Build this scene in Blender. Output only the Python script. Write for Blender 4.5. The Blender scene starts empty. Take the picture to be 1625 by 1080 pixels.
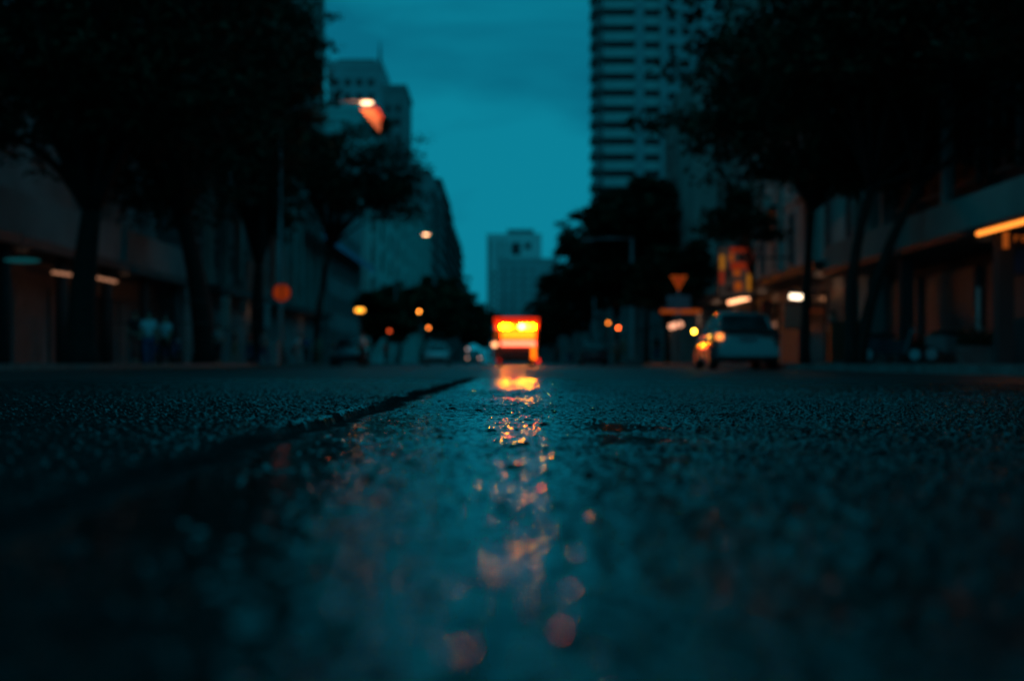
import bpy, math, random
import numpy as np
from mathutils import Vector, Matrix

# ------------------------------------------------------------------ camera, world, sun, exposure
S = bpy.context.scene
COL = S.collection
R = math.radians
FPX, VX, VY, CH = 2257.0, 800.0, 575.0, 0.19      # focal length in photo pixels, vanishing point, camera height

cd = bpy.data.cameras.new('camera')
cam = bpy.data.objects.new('camera', cd)
COL.objects.link(cam)
cam.location = (0, 0, CH)
cam.rotation_euler = (R(90), 0, 0)
cd.lens = 50
cd.sensor_width = 36
cd.shift_x = (812.5 - VX) / 1625
cd.shift_y = (VY - 540) / 1625
cd.clip_start = 0.02
cd.clip_end = 5000
cd.dof.use_dof = True
cd.dof.focus_distance = 5.3
cd.dof.aperture_fstop = 1.65
S.camera = cam

w = bpy.data.worlds.new('World')
S.world = w
w.use_nodes = True
N, L = w.node_tree.nodes, w.node_tree.links
N.clear()
out = N.new('ShaderNodeOutputWorld')
bg = N.new('ShaderNodeBackground')
sky = N.new('ShaderNodeTexSky')
sky.sky_type = 'NISHITA'
sky.sun_disc = False
sky.sun_elevation = R(4)
sky.sun_rotation = R(200)
skybw = N.new('ShaderNodeRGBToBW')
L.new(sky.outputs[0], skybw.inputs[0])
tc = N.new('ShaderNodeTexCoord')
mp = N.new('ShaderNodeMapping')
mp.inputs['Scale'].default_value = (1.0, 1.0, 2.7)
mp.inputs['Location'].default_value = (0.35, 0.1, 0.42)
L.new(tc.outputs['Generated'], mp.inputs[0])
nz = N.new('ShaderNodeTexNoise')
nz.inputs['Scale'].default_value = 4.0
nz.inputs['Detail'].default_value = 5.0
nz.inputs['Roughness'].default_value = 0.48
nz.inputs['Distortion'].default_value = 0.35
L.new(mp.outputs[0], nz.inputs['Vector'])
cr = N.new('ShaderNodeValToRGB')
cr.color_ramp.elements[0].position = 0.42
cr.color_ramp.elements[0].color = (0.002, 0.130, 0.206, 1)
cr.color_ramp.elements[1].position = 0.57
cr.color_ramp.elements[1].color = (0.003, 0.212, 0.306, 1)
L.new(nz.outputs[0], cr.inputs[0])
# the Nishita sky's own brightness, faintly, over the cloud deck
mr = N.new('ShaderNodeMath'); mr.operation = 'MULTIPLY_ADD'; mr.use_clamp = False
mr.inputs[1].default_value = 0.02; mr.inputs[2].default_value = 0.96
L.new(skybw.outputs[0], mr.inputs[0])
mn = N.new('ShaderNodeMath'); mn.operation = 'MINIMUM'; mn.inputs[1].default_value = 1.12
L.new(mr.outputs[0], mn.inputs[0])
vm = N.new('ShaderNodeVectorMath'); vm.operation = 'SCALE'
L.new(cr.outputs[0], vm.inputs[0]); L.new(mn.outputs[0], vm.inputs['Scale'])
L.new(vm.outputs[0], bg.inputs[0])
bg.inputs[1].default_value = 1.0
L.new(bg.outputs[0], out.inputs[0])

sd = bpy.data.lights.new('sun', 'SUN')
sun = bpy.data.objects.new('sun', sd)
COL.objects.link(sun)
sd.energy = 0.03
sd.angle = R(25)
sd.color = (0.25, 0.8, 1.0)
sun.rotation_euler = (R(60), 0, R(-20))

S.view_settings.view_transform = 'Standard'
S.view_settings.look = 'None'
S.view_settings.exposure = 0
S.view_settings.gamma = 1
S.cycles.use_denoising = True
try:
    S.cycles.denoiser = 'OPENIMAGEDENOISE'
    S.cycles.denoising_input_passes = 'RGB_ALBEDO_NORMAL'
except Exception:
    pass
S.cycles.use_adaptive_sampling = False
S.cycles.sample_clamp_indirect = 60
S.cycles.max_bounces = 5
S.cycles.diffuse_bounces = 2
S.cycles.glossy_bounces = 3
S.cycles.caustics_reflective = False
S.cycles.caustics_refractive = False


def at(px, py, Y):
    """a photo pixel at the distance Y -> world X, Z"""
    return (px - VX) / FPX * Y, CH + (VY - py) / FPX * Y


# ------------------------------------------------------------------ materials
MATS = {}


def mat(name, col, rough=0.7, metal=0.0, var=0.25, scale=1.5, bump=0.0, bscale=30, spec=0.5, coat=0.0):
    if name in MATS:
        return MATS[name]
    m = bpy.data.materials.new(name)
    m.use_nodes = True
    nt = m.node_tree
    b = nt.nodes['Principled BSDF']
    b.inputs['Roughness'].default_value = rough
    b.inputs['Metallic'].default_value = metal
    b.inputs['Specular IOR Level'].default_value = spec
    b.inputs['Coat Weight'].default_value = coat
    t = nt.nodes.new('ShaderNodeTexCoord')
    n = nt.nodes.new('ShaderNodeTexNoise')
    n.inputs['Scale'].default_value = scale
    n.inputs['Detail'].default_value = 6
    nt.links.new(t.outputs['Object'], n.inputs['Vector'])
    r = nt.nodes.new('ShaderNodeValToRGB')
    r.color_ramp.elements[0].position = 0.3
    r.color_ramp.elements[1].position = 0.7
    r.color_ramp.elements[0].color = tuple(c * (1 - var) for c in col) + (1,)
    r.color_ramp.elements[1].color = tuple(min(1, c * (1 + var)) for c in col) + (1,)
    nt.links.new(n.outputs[0], r.inputs[0])
    nt.links.new(r.outputs[0], b.inputs['Base Color'])
    if bump:
        n2 = nt.nodes.new('ShaderNodeTexNoise')
        n2.inputs['Scale'].default_value = bscale
        n2.inputs['Detail'].default_value = 4
        nt.links.new(t.outputs['Object'], n2.inputs['Vector'])
        bp = nt.nodes.new('ShaderNodeBump')
        bp.inputs['Strength'].default_value = bump
        bp.inputs['Distance'].default_value = 0.02
        nt.links.new(n2.outputs[0], bp.inputs['Height'])
        nt.links.new(bp.outputs[0], b.inputs['Normal'])
    MATS[name] = m
    return m


def emit(name, col, strength, base=None):
    base = base or tuple(c * .22 + .01 for c in col)
    if name in MATS:
        return MATS[name]
    m = bpy.data.materials.new(name)
    m.use_nodes = True
    b = m.node_tree.nodes['Principled BSDF']
    b.inputs['Base Color'].default_value = base + (1,)
    b.inputs['Roughness'].default_value = 0.4
    b.inputs['Emission Color'].default_value = col + (1,)
    b.inputs['Emission Strength'].default_value = strength
    MATS[name] = m
    return m


pale = mat('pale_render', (0.46, 0.45, 0.42), 0.85, var=0.3, scale=0.35)
cream = mat('cream_render', (0.36, 0.34, 0.31), 0.85, var=0.3, scale=0.3)
grey = mat('grey_render', (0.22, 0.22, 0.22), 0.85, var=0.3, scale=0.3)
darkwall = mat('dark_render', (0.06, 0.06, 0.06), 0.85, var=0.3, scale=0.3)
tile = mat('facade_tile', (0.30, 0.31, 0.32), 0.6, var=0.22, scale=0.2)
glass = mat('window_glass', (0.012, 0.014, 0.016), 0.12, var=0.1)
dullglass = mat('dull_glass', (0.010, 0.011, 0.012), 0.6, var=0.1, spec=.2)
frame_m = mat('window_frame', (0.25, 0.25, 0.25), 0.5)
concrete = mat('concrete', (0.17, 0.17, 0.165), 0.9, var=0.3, scale=2, bump=0.3)
metal = mat('grey_metal', (0.30, 0.30, 0.31), 0.5, metal=0.3)
darkmetal = mat('dark_metal', (0.05, 0.05, 0.05), 0.5, metal=0.4)
bark = mat('bark', (0.022, 0.018, 0.015), 0.95, var=0.4, scale=6, bump=0.6, bscale=12)
leafm = mat('leaf', (0.040, 0.060, 0.026), 0.75, var=0.45, scale=0.8, spec=0.2)
leafd = mat('leaf_dark', (0.028, 0.042, 0.022), 0.8, var=0.45, scale=0.8, spec=0.15)
bluecloth = mat('blue_awning', (0.10, 0.24, 0.38), 0.8)
rubber = mat('rubber', (0.015, 0.015, 0.015), 0.8)
rimm = mat('rim', (0.35, 0.35, 0.36), 0.3, metal=0.8)
shutter = mat('shutter', (0.16, 0.16, 0.16), 0.6, var=0.2)
blacky = mat('black_plastic', (0.012, 0.012, 0.012), 0.5)
silver = mat('silver_paint', (0.25, 0.255, 0.26), 0.2, metal=0.5, var=0.04, coat=0.6)
whitep = mat('white_paint', (0.7, 0.7, 0.7), 0.3, var=0.04, coat=0.5)
darkp = mat('dark_paint', (0.03, 0.035, 0.05), 0.25, var=0.1, coat=0.6)
skinm = mat('skin', (0.42, 0.27, 0.2), 0.6, var=0.08)
hairm = mat('hair', (0.01, 0.009, 0.008), 0.6)


# ------------------------------------------------------------------ object helpers
class MB:
    """collects boxes, tubes and faces into ONE mesh"""

    def __init__(s):
        s.v, s.f, s.m, s.sm = [], [], [], []

    def face(s, pts, mi=0, smooth=False):
        k = len(s.v)
        s.v += [tuple(p) for p in pts]
        s.f.append(list(range(k, k + len(pts))))
        s.m.append(mi)
        s.sm.append(smooth)

    def box(s, x0, x1, y0, y1, z0, z1, mi=0):
        k = len(s.v)
        s.v += [(x0, y0, z0), (x1, y0, z0), (x1, y1, z0), (x0, y1, z0), (x0, y0, z1), (x1, y0, z1), (x1, y1, z1), (x0, y1, z1)]
        for q in ((0, 3, 2, 1), (4, 5, 6, 7), (0, 1, 5, 4), (1, 2, 6, 5), (2, 3, 7, 6), (3, 0, 4, 7)):
            s.f.append([k + i for i in q]); s.m.append(mi); s.sm.append(False)
        return s

    def tube(s, pts, rad, n=10, mi=0, caps=True):
        pts = [Vector(p) for p in pts]
        if not hasattr(rad, '__len__'):
            rad = [rad] * len(pts)
        k = len(s.v)
        ref = Vector((0.31, 0.95, 0.07))
        for i, p in enumerate(pts):
            d = (pts[min(i + 1, len(pts) - 1)] - pts[max(i - 1, 0)]).normalized()
            a = d.cross(ref)
            if a.length < 0.1:
                a = d.cross(Vector((1, 0, 0)))
            a.normalize(); b = d.cross(a)
            for j in range(n):
                t = 2 * math.pi * j / n
                s.v.append(tuple(p + (a * math.cos(t) + b * math.sin(t)) * rad[i]))
        for i in range(len(pts) - 1):
            for j in range(n):
                s.f.append([k + i * n + j, k + i * n + (j + 1) % n, k + (i + 1) * n + (j + 1) % n, k + (i + 1) * n + j])
                s.m.append(mi); s.sm.append(True)
        if caps:
            s.f.append([k + j for j in range(n)][::-1]); s.m.append(mi); s.sm.append(False)
            e = k + (len(pts) - 1) * n
            s.f.append([e + j for j in range(n)]); s.m.append(mi); s.sm.append(False)
        return s

    def ellipsoid(s, c, r, n=12, mi=0):
        k = len(s.v)
        m = n // 2
        for i in range(m + 1):
            ph = math.pi * i / m
            for j in range(n):
                th = 2 * math.pi * j / n
                s.v.append((c[0] + r[0] * math.sin(ph) * math.cos(th), c[1] + r[1] * math.sin(ph) * math.sin(th), c[2] + r[2] * math.cos(ph)))
        for i in range(m):
            for j in range(n):
                s.f.append([k + i * n + j, k + (i + 1) * n + j, k + (i + 1) * n + (j + 1) % n, k + i * n + (j + 1) % n])
                s.m.append(mi); s.sm.append(True)
        return s

    def loft(s, rings, mi=0, smooth=True, caps=True):
        k = len(s.v); n = len(rings[0])
        for r in rings:
            s.v += [tuple(p) for p in r]
        for i in range(len(rings) - 1):
            for j in range(n):
                s.f.append([k + i * n + j, k + i * n + (j + 1) % n, k + (i + 1) * n + (j + 1) % n, k + (i + 1) * n + j])
                s.m.append(mi); s.sm.append(smooth)
        if caps:
            s.f.append([k + j for j in range(n)][::-1]); s.m.append(mi); s.sm.append(False)
            e = k + (len(rings) - 1) * n
            s.f.append([e + j for j in range(n)]); s.m.append(mi); s.sm.append(False)
        return s

    def build(s, name, mats, parent=None, loc=None):
        me = bpy.data.meshes.new(name)
        me.from_pydata(s.v, [], s.f)
        if not isinstance(mats, (list, tuple)):
            mats = [mats]
        for m in mats:
            me.materials.append(m)
        me.polygons.foreach_set('material_index', s.m)
        me.polygons.foreach_set('use_smooth', s.sm)
        me.update()
        o = bpy.data.objects.new(name, me)
        COL.objects.link(o)
        if parent:
            o.parent = parent
        if loc:
            o.location = loc
        return o


def tag(o, label=None, cat=None, group=None, kind=None):
    if label: o['label'] = label
    if cat: o['category'] = cat
    if group: o['group'] = group
    if kind: o['kind'] = kind
    return o


def thing(name, label, cat, loc=(0, 0, 0), rz=0, group=None):
    o = bpy.data.objects.new(name, None)
    COL.objects.link(o)
    o.location = loc
    o.rotation_euler = (0, 0, rz)
    return tag(o, label, cat, group)


def part_copy(src, parent, loc):
    c = src.copy()
    COL.objects.link(c)
    c.parent = parent
    c.location = loc
    for g in src.children:
        d = g.copy(); COL.objects.link(d); d.parent = c
    return c


def lamp_light(name, loc, power, col, size=0.15, kind='POINT', parent=None, rot=None, spot=None):
    d = bpy.data.lights.new(name, kind)
    d.energy = power
    d.color = col
    d.shadow_soft_size = size
    if spot:
        d.spot_size = spot; d.spot_blend = 0.6
    o = bpy.data.objects.new(name, d)
    COL.objects.link(o)
    o.location = loc
    if rot: o.rotation_euler = rot
    if parent: o.parent = parent
    return o


# ------------------------------------------------------------------ the road: a height field of wet asphalt
rng = np.random.default_rng(7)
KL, KR, YEND = -12.2, 7.5, 760.0       # kerb lines and the road's far end
TAB = 1024
htab = rng.random((TAB, TAB)).astype(np.float32)
htab2 = rng.random((TAB, TAB, 3)).astype(np.float32)


def vnoise(x, y, cell, ox=0):
    u, v = x / cell + ox, y / cell + ox * 1.7
    i, j = np.floor(u).astype(np.int64), np.floor(v).astype(np.int64)
    a, b = (u - i).astype(np.float32), (v - j).astype(np.float32)
    a = a * a * (3 - 2 * a); b = b * b * (3 - 2 * b)
    g = lambda p, q: htab[p % TAB, q % TAB]
    return (g(i, j) * (1 - a) + g(i + 1, j) * a) * (1 - b) + (g(i, j + 1) * (1 - a) + g(i + 1, j + 1) * a) * b


def stones(x, y, cell, rr, keep):
    """domed stones scattered one per cell: returns 0..1"""
    u, v = x / cell, y / cell
    i, j = np.floor(u).astype(np.int64), np.floor(v).astype(np.int64)
    best = np.zeros_like(x, dtype=np.float32)
    for di in (-1, 0, 1):
        for dj in (-1, 0, 1):
            t = htab2[(i + di) % TAB, (j + dj) % TAB]
            dx = (i + di + t[..., 0] - u).astype(np.float32)
            dy = (j + dj + t[..., 1] - v).astype(np.float32)
            k = t[..., 2]
            q = 1 - (dx * dx + dy * dy) / (rr * (0.55 + 0.45 * k)) ** 2
            hh = np.sqrt(np.clip(q, 0, 1)) * np.where(k < keep, 0.35 + 0.65 * (k / keep), 0)
            best = np.maximum(best, hh)
    return best


def facets(x, y, cell, rx, ry):
    """broken flat facets, each cell tilted its own way"""
    u, v = x / cell, y / cell
    i, j = np.floor(u).astype(np.int64), np.floor(v).astype(np.int64)
    bd = np.full(x.shape, 9.0, np.float32); out_ = np.zeros(x.shape, np.float32)
    for di in (-1, 0, 1):
        for dj in (-1, 0, 1):
            t = htab2[(i + di + 37) % TAB, (j + dj + 91) % TAB]
            q = htab2[(i + di + 411) % TAB, (j + dj + 203) % TAB]
            dx = (u - (i + di + t[..., 0])).astype(np.float32); dy = (v - (j + dj + t[..., 1])).astype(np.float32)
            dd = dx * dx + dy * dy
            k = dd < bd
            sx = (q[..., 0] + q[..., 1] - 1) * rx * 2.45; sy = (q[..., 2] + t[..., 2] - 1) * ry * 2.45
            out_ = np.where(k, (dx * sx + dy * sy) * cell + (q[..., 1] - .5) * .0006, out_)
            bd = np.where(k, dd, bd)
    return out_


def sstep(e0, e1, x):
    t = np.clip((x - e0) / (e1 - e0), 0, 1)
    return t * t * (3 - 2 * t)


def seam_x(y):
    return np.interp(y, [0, 1.0, 1.68, 2.38, 3.73, 5.72, 8, 10.7, 17.2, 30], [-.66, -.62, -.596, -.580, -.575, -.515, -.49, -.462, -.34, -.2])


def road_height(x, y):
    """height of the wet asphalt and a 0..1 mask of standing water"""
    sx = seam_x(y) + (vnoise(x * 0, y, 0.35, 3) - .5) * .05 + (vnoise(x * 0, y, 0.09, 5) - .5) * .018
    d = x - sx
    fine = stones(x, y, 0.0155, 0.66, 0.72)
    mid = stones(x + 3, y + 9, 0.034, 0.55, 0.42)
    big = stones(x + 7, y + 2, 0.13, 0.22, 0.25)
    lo = vnoise(x, y, 0.07, 1) - .5
    lo2 = vnoise(x, y, 0.33, 2) - .5
    lo3 = vnoise(x, y, 1.1, 4) - .5
    # the shallow wheel track right of the seam, where the water lies
    strip = sstep(-.006, .004, d) * (1 - sstep(.78, 1.15, d + lo2 * .35 + lo3 * .3))
    h = facets(x + 5, y + 3, .015, .30, .22) * (1 - .5 * strip) + fine * (.0038 - .0008 * strip) + mid * (.0075 - .0020 * strip) + big * .009 + lo * .0035 + lo2 * .004 + lo3 * .004
    h = h - .0040 * strip
    # raised older layer left of the seam with an uneven lip
    left = 1 - sstep(-.002, .002, d)
    h = h + left * (.013 + .006 * (vnoise(x * 0, y, .5, 6) - .5))
    lip = np.exp(-((d + .026) / .019) ** 2)
    lipn = vnoise(x * 0, y, .28, 8)
    lipw = sstep(3.1, 3.9, y) * (1 - sstep(5.4, 6.4, y))
    h = h + lip * lipw * (.0085 + .004 * lipn) + lip * .004 * (vnoise(x, y, .03, 9) - .5)
    # groove at the foot of the lip
    gr = np.exp(-((d - .060 - .02 * lo2) / (.05 + .03 * lo3)) ** 4)
    h = h - gr * (.003 + .004 * vnoise(x * 0, y, .2, 10)) * (1 - .4 * fine)
    # the wet stretch of the lip is spared from the seam dulling below
    # standing water
    level = -.0034 + .0019 * lo3 - .010 * (1 - strip) + .0055 * (vnoise(x, y, .6, 12) - .5) * strip + .004 * sstep(9.5, 11.5, y) * strip
    pool = np.exp(-((d - .05) / .24) ** 2) * sstep(-.006, .006, d) * sstep(5.5, 2.8, y) + .5 * np.exp(-(((x - .42 - lo3 * .2) / .16) ** 2)) * sstep(6.8, 5.0, y) * sstep(2.4, 3.2, y)
    level = level + .0042 * np.clip(pool, 0, 1)
    rp = lambda a_, cell, o_: vnoise(x * math.cos(a_) + y * math.sin(a_), y * math.cos(a_) - x * math.sin(a_), cell, o_) - .5
    ripple = (rp(.7, .070, 14) * .0012 + facets(x, y, .022, .095, .055) * (.66 + .34 * sstep(4.2, 3.2, y) + .45 * sstep(2.6, 1.7, y) + .7 * sstep(1.3, .75, y))) * (1 - .8 * np.clip(pool, 0, 1))
    water = level + ripple
    wet = sstep(-.0002, .0006, water - h)
    h = np.maximum(h, water)
    film = strip * .97
    film = np.maximum(film, np.clip(lip * 3, 0, 1) * lipw * (lipn > .38))
    wet = np.maximum(wet, film)
    seam_dull = sstep(-.05, -.03, d) * (1 - sstep(.035, .085, d + lo * .05)) * (1 - np.clip(lip * 3.5, 0, 1) * lipw * (lipn > .38))  # matt band put in to hold the seam dark against sky reflection
    wet = wet * (1 - seam_dull)
    return h.astype(np.float32), wet.astype(np.float32), seam_dull.astype(np.float32)


def graded(a, b, s0, s1, flat):
    """positions from 0 outwards: step s0 up to `flat`, growing to s1 at b"""
    v = [a]
    while v[-1] < b:
        t = max(0.0, (abs(v[-1]) - flat) / max(1e-6, abs(b) - flat))
        v.append(v[-1] + s0 + (s1 - s0) * t)
    v[-1] = b
    return v


NX0, NX1, NY0, NY1 = -4.7, 4.9, 0.30, 18.0
xr = graded(0, NX1, .0062, .017, 1.6)
xl = [-t for t in graded(0, -NX0, .0062, .017, 1.6)][1:][::-1]
xs = np.array(xl + xr)
ys = []
y = NY0
while y < NY1:
    ys.append(y)
    y += .0075 if y < 1.5 else (.0085 if y < 7 else .0085 + .012 * (y - 7) / 7)
ys.append(NY1)
ys = np.array(ys)
GX, GY = np.meshgrid(xs, ys)
HZ, WET, SEAM_DULL = road_height(GX, GY)
edge = sstep(0, .25, GX - NX0) * sstep(0, .25, NX1 - GX) * sstep(0, 2.5, NY1 - GY) * sstep(0, .08, GY - NY0)
HZ = HZ * edge + (-.003) * (1 - edge)
ny_, nx_ = GX.shape
nv = nx_ * ny_
co = np.stack([GX, GY, HZ], -1).reshape(-1, 3).astype(np.float32)
idx = np.arange(nv).reshape(ny_, nx_)
quads = np.stack([idx[:-1, :-1], idx[:-1, 1:], idx[1:, 1:], idx[1:, :-1]], -1).reshape(-1, 4)
# the plain sheets round the fine patch (same mesh)
rects = [(KL, NX0, -6, YEND), (NX1, KR, -6, YEND), (NX0, NX1, -6, NY0), (NX0, NX1, NY1, YEND)]
ev, ef = [], []
for a, b, c, d in rects:
    k = nv + len(ev)
    ev += [(a, c, -.003), (b, c, -.003), (b, d, -.003), (a, d, -.003)]
    ef.append([k, k + 1, k + 2, k + 3])
co = np.concatenate([co, np.array(ev, np.float32)])
quads = np.concatenate([quads, np.array(ef)])
me = bpy.data.meshes.new('road')
me.vertices.add(len(co)); me.vertices.foreach_set('co', co.ravel())
me.loops.add(quads.size); me.loops.foreach_set('vertex_index', quads.ravel().astype(np.int32))
me.polygons.add(len(quads))
me.polygons.foreach_set('loop_start', np.arange(0, quads.size, 4, dtype=np.int32))
me.polygons.foreach_set('loop_total', np.full(len(quads), 4, np.int32))
me.polygons.foreach_set('use_smooth', np.ones(len(quads), bool))
me.update(calc_edges=True)
at_ = me.attributes.new('water', 'FLOAT', 'POINT')
at_.data.foreach_set('value', np.concatenate([WET.ravel() * edge.ravel(), np.zeros(len(ev))]).astype(np.float32))
at2 = me.attributes.new('seam_dull', 'FLOAT', 'POINT')
at2.data.foreach_set('value', np.concatenate([SEAM_DULL.ravel() * edge.ravel(), np.zeros(len(ev))]).astype(np.float32))
road = bpy.data.objects.new('road', me)
COL.objects.link(road)
tag(road, 'wet dark asphalt road with a long seam and shallow water beside it', None, None, 'structure')

m = bpy.data.materials.new('wet_asphalt')
m.use_nodes = True
nt = m.node_tree
NN, LL = nt.nodes, nt.links
b = NN['Principled BSDF']
tcn = NN.new('ShaderNodeTexCoord')
sep = NN.new('ShaderNodeSeparateXYZ'); LL.new(tcn.outputs['Object'], sep.inputs[0])


def mth(op, a, b_=None, c=None, clamp=False):
    n = NN.new('ShaderNodeMath'); n.operation = op; n.use_clamp = clamp
    for i, v in enumerate((a, b_, c)):
        if v is None: continue
        if isinstance(v, (int, float)): n.inputs[i].default_value = v
        else: LL.new(v, n.inputs[i])
    return n.outputs[0]


def noise(scale, det=3, rough=.5, vec=None):
    n = NN.new('ShaderNodeTexNoise')
    n.inputs['Scale'].default_value = scale
    n.inputs['Detail'].default_value = det
    n.inputs['Roughness'].default_value = rough
    LL.new(vec or tcn.outputs['Object'], n.inputs['Vector'])
    return n.outputs[0]


attr = NN.new('ShaderNodeAttribute'); attr.attribute_name = 'water'
n_edge = noise(1.3, 3)
xx = mth('MULTIPLY_ADD', n_edge, .5, sep.outputs['X'])          # x + noise*.5 (mean .25)
xd = mth('ABSOLUTE', mth('SUBTRACT', xx, .22))
strip = mth('SUBTRACT', 1.0, mth('DIVIDE', mth('SUBTRACT', xd, .28), .18), clamp=True)
far = mth('DIVIDE', mth('SUBTRACT', sep.outputs['Y'], 12.4), 2.0, clamp=True)
fade = mth('SUBTRACT', 1.0, mth('DIVIDE', mth('SUBTRACT', sep.outputs['Y'], 40.0), 40.0), clamp=True)
patch = mth('MULTIPLY_ADD', noise(.9, 2), 6.0, -2.4, clamp=True)
near_f = mth('SUBTRACT', 1.0, mth('DIVIDE', mth('SUBTRACT', sep.outputs['Y'], 16.5), 3.0), clamp=True)
farwet = mth('MULTIPLY', mth('MULTIPLY', strip, far), mth('MAXIMUM', near_f, mth('MULTIPLY', patch, fade)))
sv = NN.new('ShaderNodeMapping'); sv.inputs['Scale'].default_value = (9.0, 1.4, 1.0); LL.new(tcn.outputs['Object'], sv.inputs[0])
farwet = mth('MULTIPLY', farwet, mth('MULTIPLY_ADD', noise(1.0, 3, .6, sv.outputs[0]), 5.0, -2.1, clamp=True))
wet = mth('MAXIMUM', attr.outputs['Fac'], farwet)
damp = noise(.7, 4)
rdry = mth('ADD', mth('MULTIPLY_ADD', damp, .16, .05), mth('MULTIPLY', mth('DIVIDE', mth('SUBTRACT', sep.outputs['Y'], 9.0), 9.0, clamp=True), .34))
rough = mth('MULTIPLY_ADD', mth('SUBTRACT', .03, rdry), wet, rdry)
dulln = NN.new('ShaderNodeAttribute'); dulln.attribute_name = 'seam_dull'
LL.new(mth('MULTIPLY_ADD', mth('SUBTRACT', .85, rough), dulln.outputs['Fac'], rough), b.inputs['Roughness'])
LL.new(mth('MULTIPLY_ADD', dulln.outputs['Fac'], -.46, .5), b.inputs['Specular IOR Level'])
ramp = NN.new('ShaderNodeValToRGB')
ramp.color_ramp.elements[0].position = .35; ramp.color_ramp.elements[0].color = (.008, .008, .009, 1)
ramp.color_ramp.elements[1].position = .75; ramp.color_ramp.elements[1].color = (.034, .034, .033, 1)
LL.new(noise(95, 3, .7), ramp.inputs[0])
LL.new(ramp.outputs[0], b.inputs['Base Color'])
b.inputs['IOR'].default_value = 1.33
bp = NN.new('ShaderNodeBump')
bp.inputs['Distance'].default_value = .0022
LL.new(noise(190, 4, .6), bp.inputs['Height'])
LL.new(mth('MULTIPLY_ADD', wet, -.28, .30), bp.inputs['Strength'])
LL.new(bp.outputs[0], b.inputs['Normal'])
me.materials.append(m)

# ground, pavements with kerbs
g = MB(); g.face([(-900, -60, -.05), (900, -60, -.05), (900, 2600, -.05), (-900, 2600, -.05)])
tag(g.build('ground', concrete), 'dark ground under the buildings', kind='structure')
p = MB(); p.box(KL - 60, KL - .16, -6, YEND, -.04, .15)
tag(p.build('pavement', concrete), 'concrete pavement along the left kerb', kind='structure')
p = MB(); p.box(KR + .16, KR + 60, -6, YEND, -.04, .15)
tag(p.build('pavement', concrete), 'concrete pavement along the right kerb', kind='structure')
kerbm = mat('kerb_stone', (.20, .20, .19), .8, var=.3, scale=3)
for a, lb in ((KL - .16, 'left'), (KR, 'right')):
    k = MB()
    y = -6.0
    while y < 400:
        k.box(a, a + .16, y + .004, y + .99, -.04, .153)
        y += 1.0
    k.box(a, a + .16, 400, YEND, -.04, .153)
    tag(k.build('kerb', kerbm), 'granite kerb stones along the %s edge of the road' % lb, kind='structure')


# ------------------------------------------------------------------ buildings
def window_mesh(wd, ht, face, deep=False):
    """one window with frame, transom and pane; face '-y' looks at the camera, '+x' / '-x' at the street"""
    mb = MB()
    f = .07
    def bx(u0, u1, d0, d1, z0, z1, mi):
        if face == '-y': mb.box(u0, u1, -d1, -d0, z0, z1, mi)
        elif face == '+x': mb.box(d0, d1, u0, u1, z0, z1, mi)
        else: mb.box(-d1, -d0, u0, u1, z0, z1, mi)
    h2, w2 = ht / 2, wd / 2
    bx(-w2 + f, w2 - f, .004, .02, -h2 + f, h2 - f, 1)
    bx(-w2, w2, .0, .08, h2 - f, h2, 0); bx(-w2, w2, .0, .14, -h2, -h2 + f, 0)
    bx(-w2, -w2 + f, .0, .08, -h2 + f, h2 - f, 0); bx(w2 - f, w2, .0, .08, -h2 + f, h2 - f, 0)
    bx(-.025, .025, .02, .06, -h2 + f, h2 - f, 0)
    return mb


def windows(par, xs_, zs_, wd, ht, face, plane, gm=None, fm=None, name='window'):
    src = None
    for zz in zs_:
        for uu in xs_:
            loc = (uu, plane, zz) if face == '-y' else (plane, uu, zz)
            if src is None:
                src = window_mesh(wd, ht, face).build(name, [fm or frame_m, gm or dullglass], par, loc)
            else:
                part_copy(src, par, loc)


def building(name, label, x0, x1, y0, y1, h, m, cat='building', floors=None, face=None, parapet=.9, group=None):
    t = thing(name, label, cat, (0, 0, 0), group=group)
    b_ = MB(); b_.box(x0, x1, y0, y1, -.03, h)
    if floors:                                            # string courses stand proud of the wall, all in the wall's mesh
        z = floors
        while z < h - 1:
            b_.box(x0 - .08, x1 + .08, y0 - .08, y1 + .08, z - .12, z + .12)
            z += floors
    b_.build('wall', m, t)
    r_ = MB()
    r_.box(x0 - .15, x1 + .15, y0 - .15, y0 + .2, h + .002, h + parapet); r_.box(x0 - .15, x1 + .15, y1 - .2, y1 + .15, h + .002, h + parapet)
    r_.box(x0 - .15, x0 + .2, y0 + .2, y1 - .2, h + .002, h + parapet); r_.box(x1 - .2, x1 + .15, y0 + .2, y1 - .2, h + .002, h + parapet)
    r_.build('parapet', m, t)
    return t


def frange(a, b, s):
    o = []
    while a <= b + 1e-6:
        o.append(a); a += s
    return o


# --- left side, near to far
t = building('shop_building', 'dark shop building with a pale fascia over a covered walkway, far left edge', -34, -18.6, 30, 76, 30, grey, floors=3.4)
windows(t, frange(33, 74, 3.4), frange(9, 16, 3.4), 1.8, 1.7, '+x', -18.6, dullglass)
a = MB(); a.box(-18.6, -16.9, 30, 76, 4.55, 6.15); a.build('fascia', grey, t)
a = MB(); a.box(-18.6, -16.5, 30, 76, 4.2, 4.545); a.build('canopy', darkmetal, t)
for yy in frange(36, 74, 6.3):
    a = MB(); a.tube([(-17.1, yy, .14), (-17.1, yy, 4.3)], .22, 12); a.build('column', darkwall, t)
for k, yy in enumerate(frange(32, 74, 5.2)):
    a = MB(); a.box(-18.6, -18.5, yy, yy + 4.2, .15, 3.2)
    for q in range(14): a.box(-18.5, -18.47, yy, yy + 4.2, .25 + q * .21, .36 + q * .21)
    a.build('shopfront', shutter if k % 3 else dullglass, t)

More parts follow.
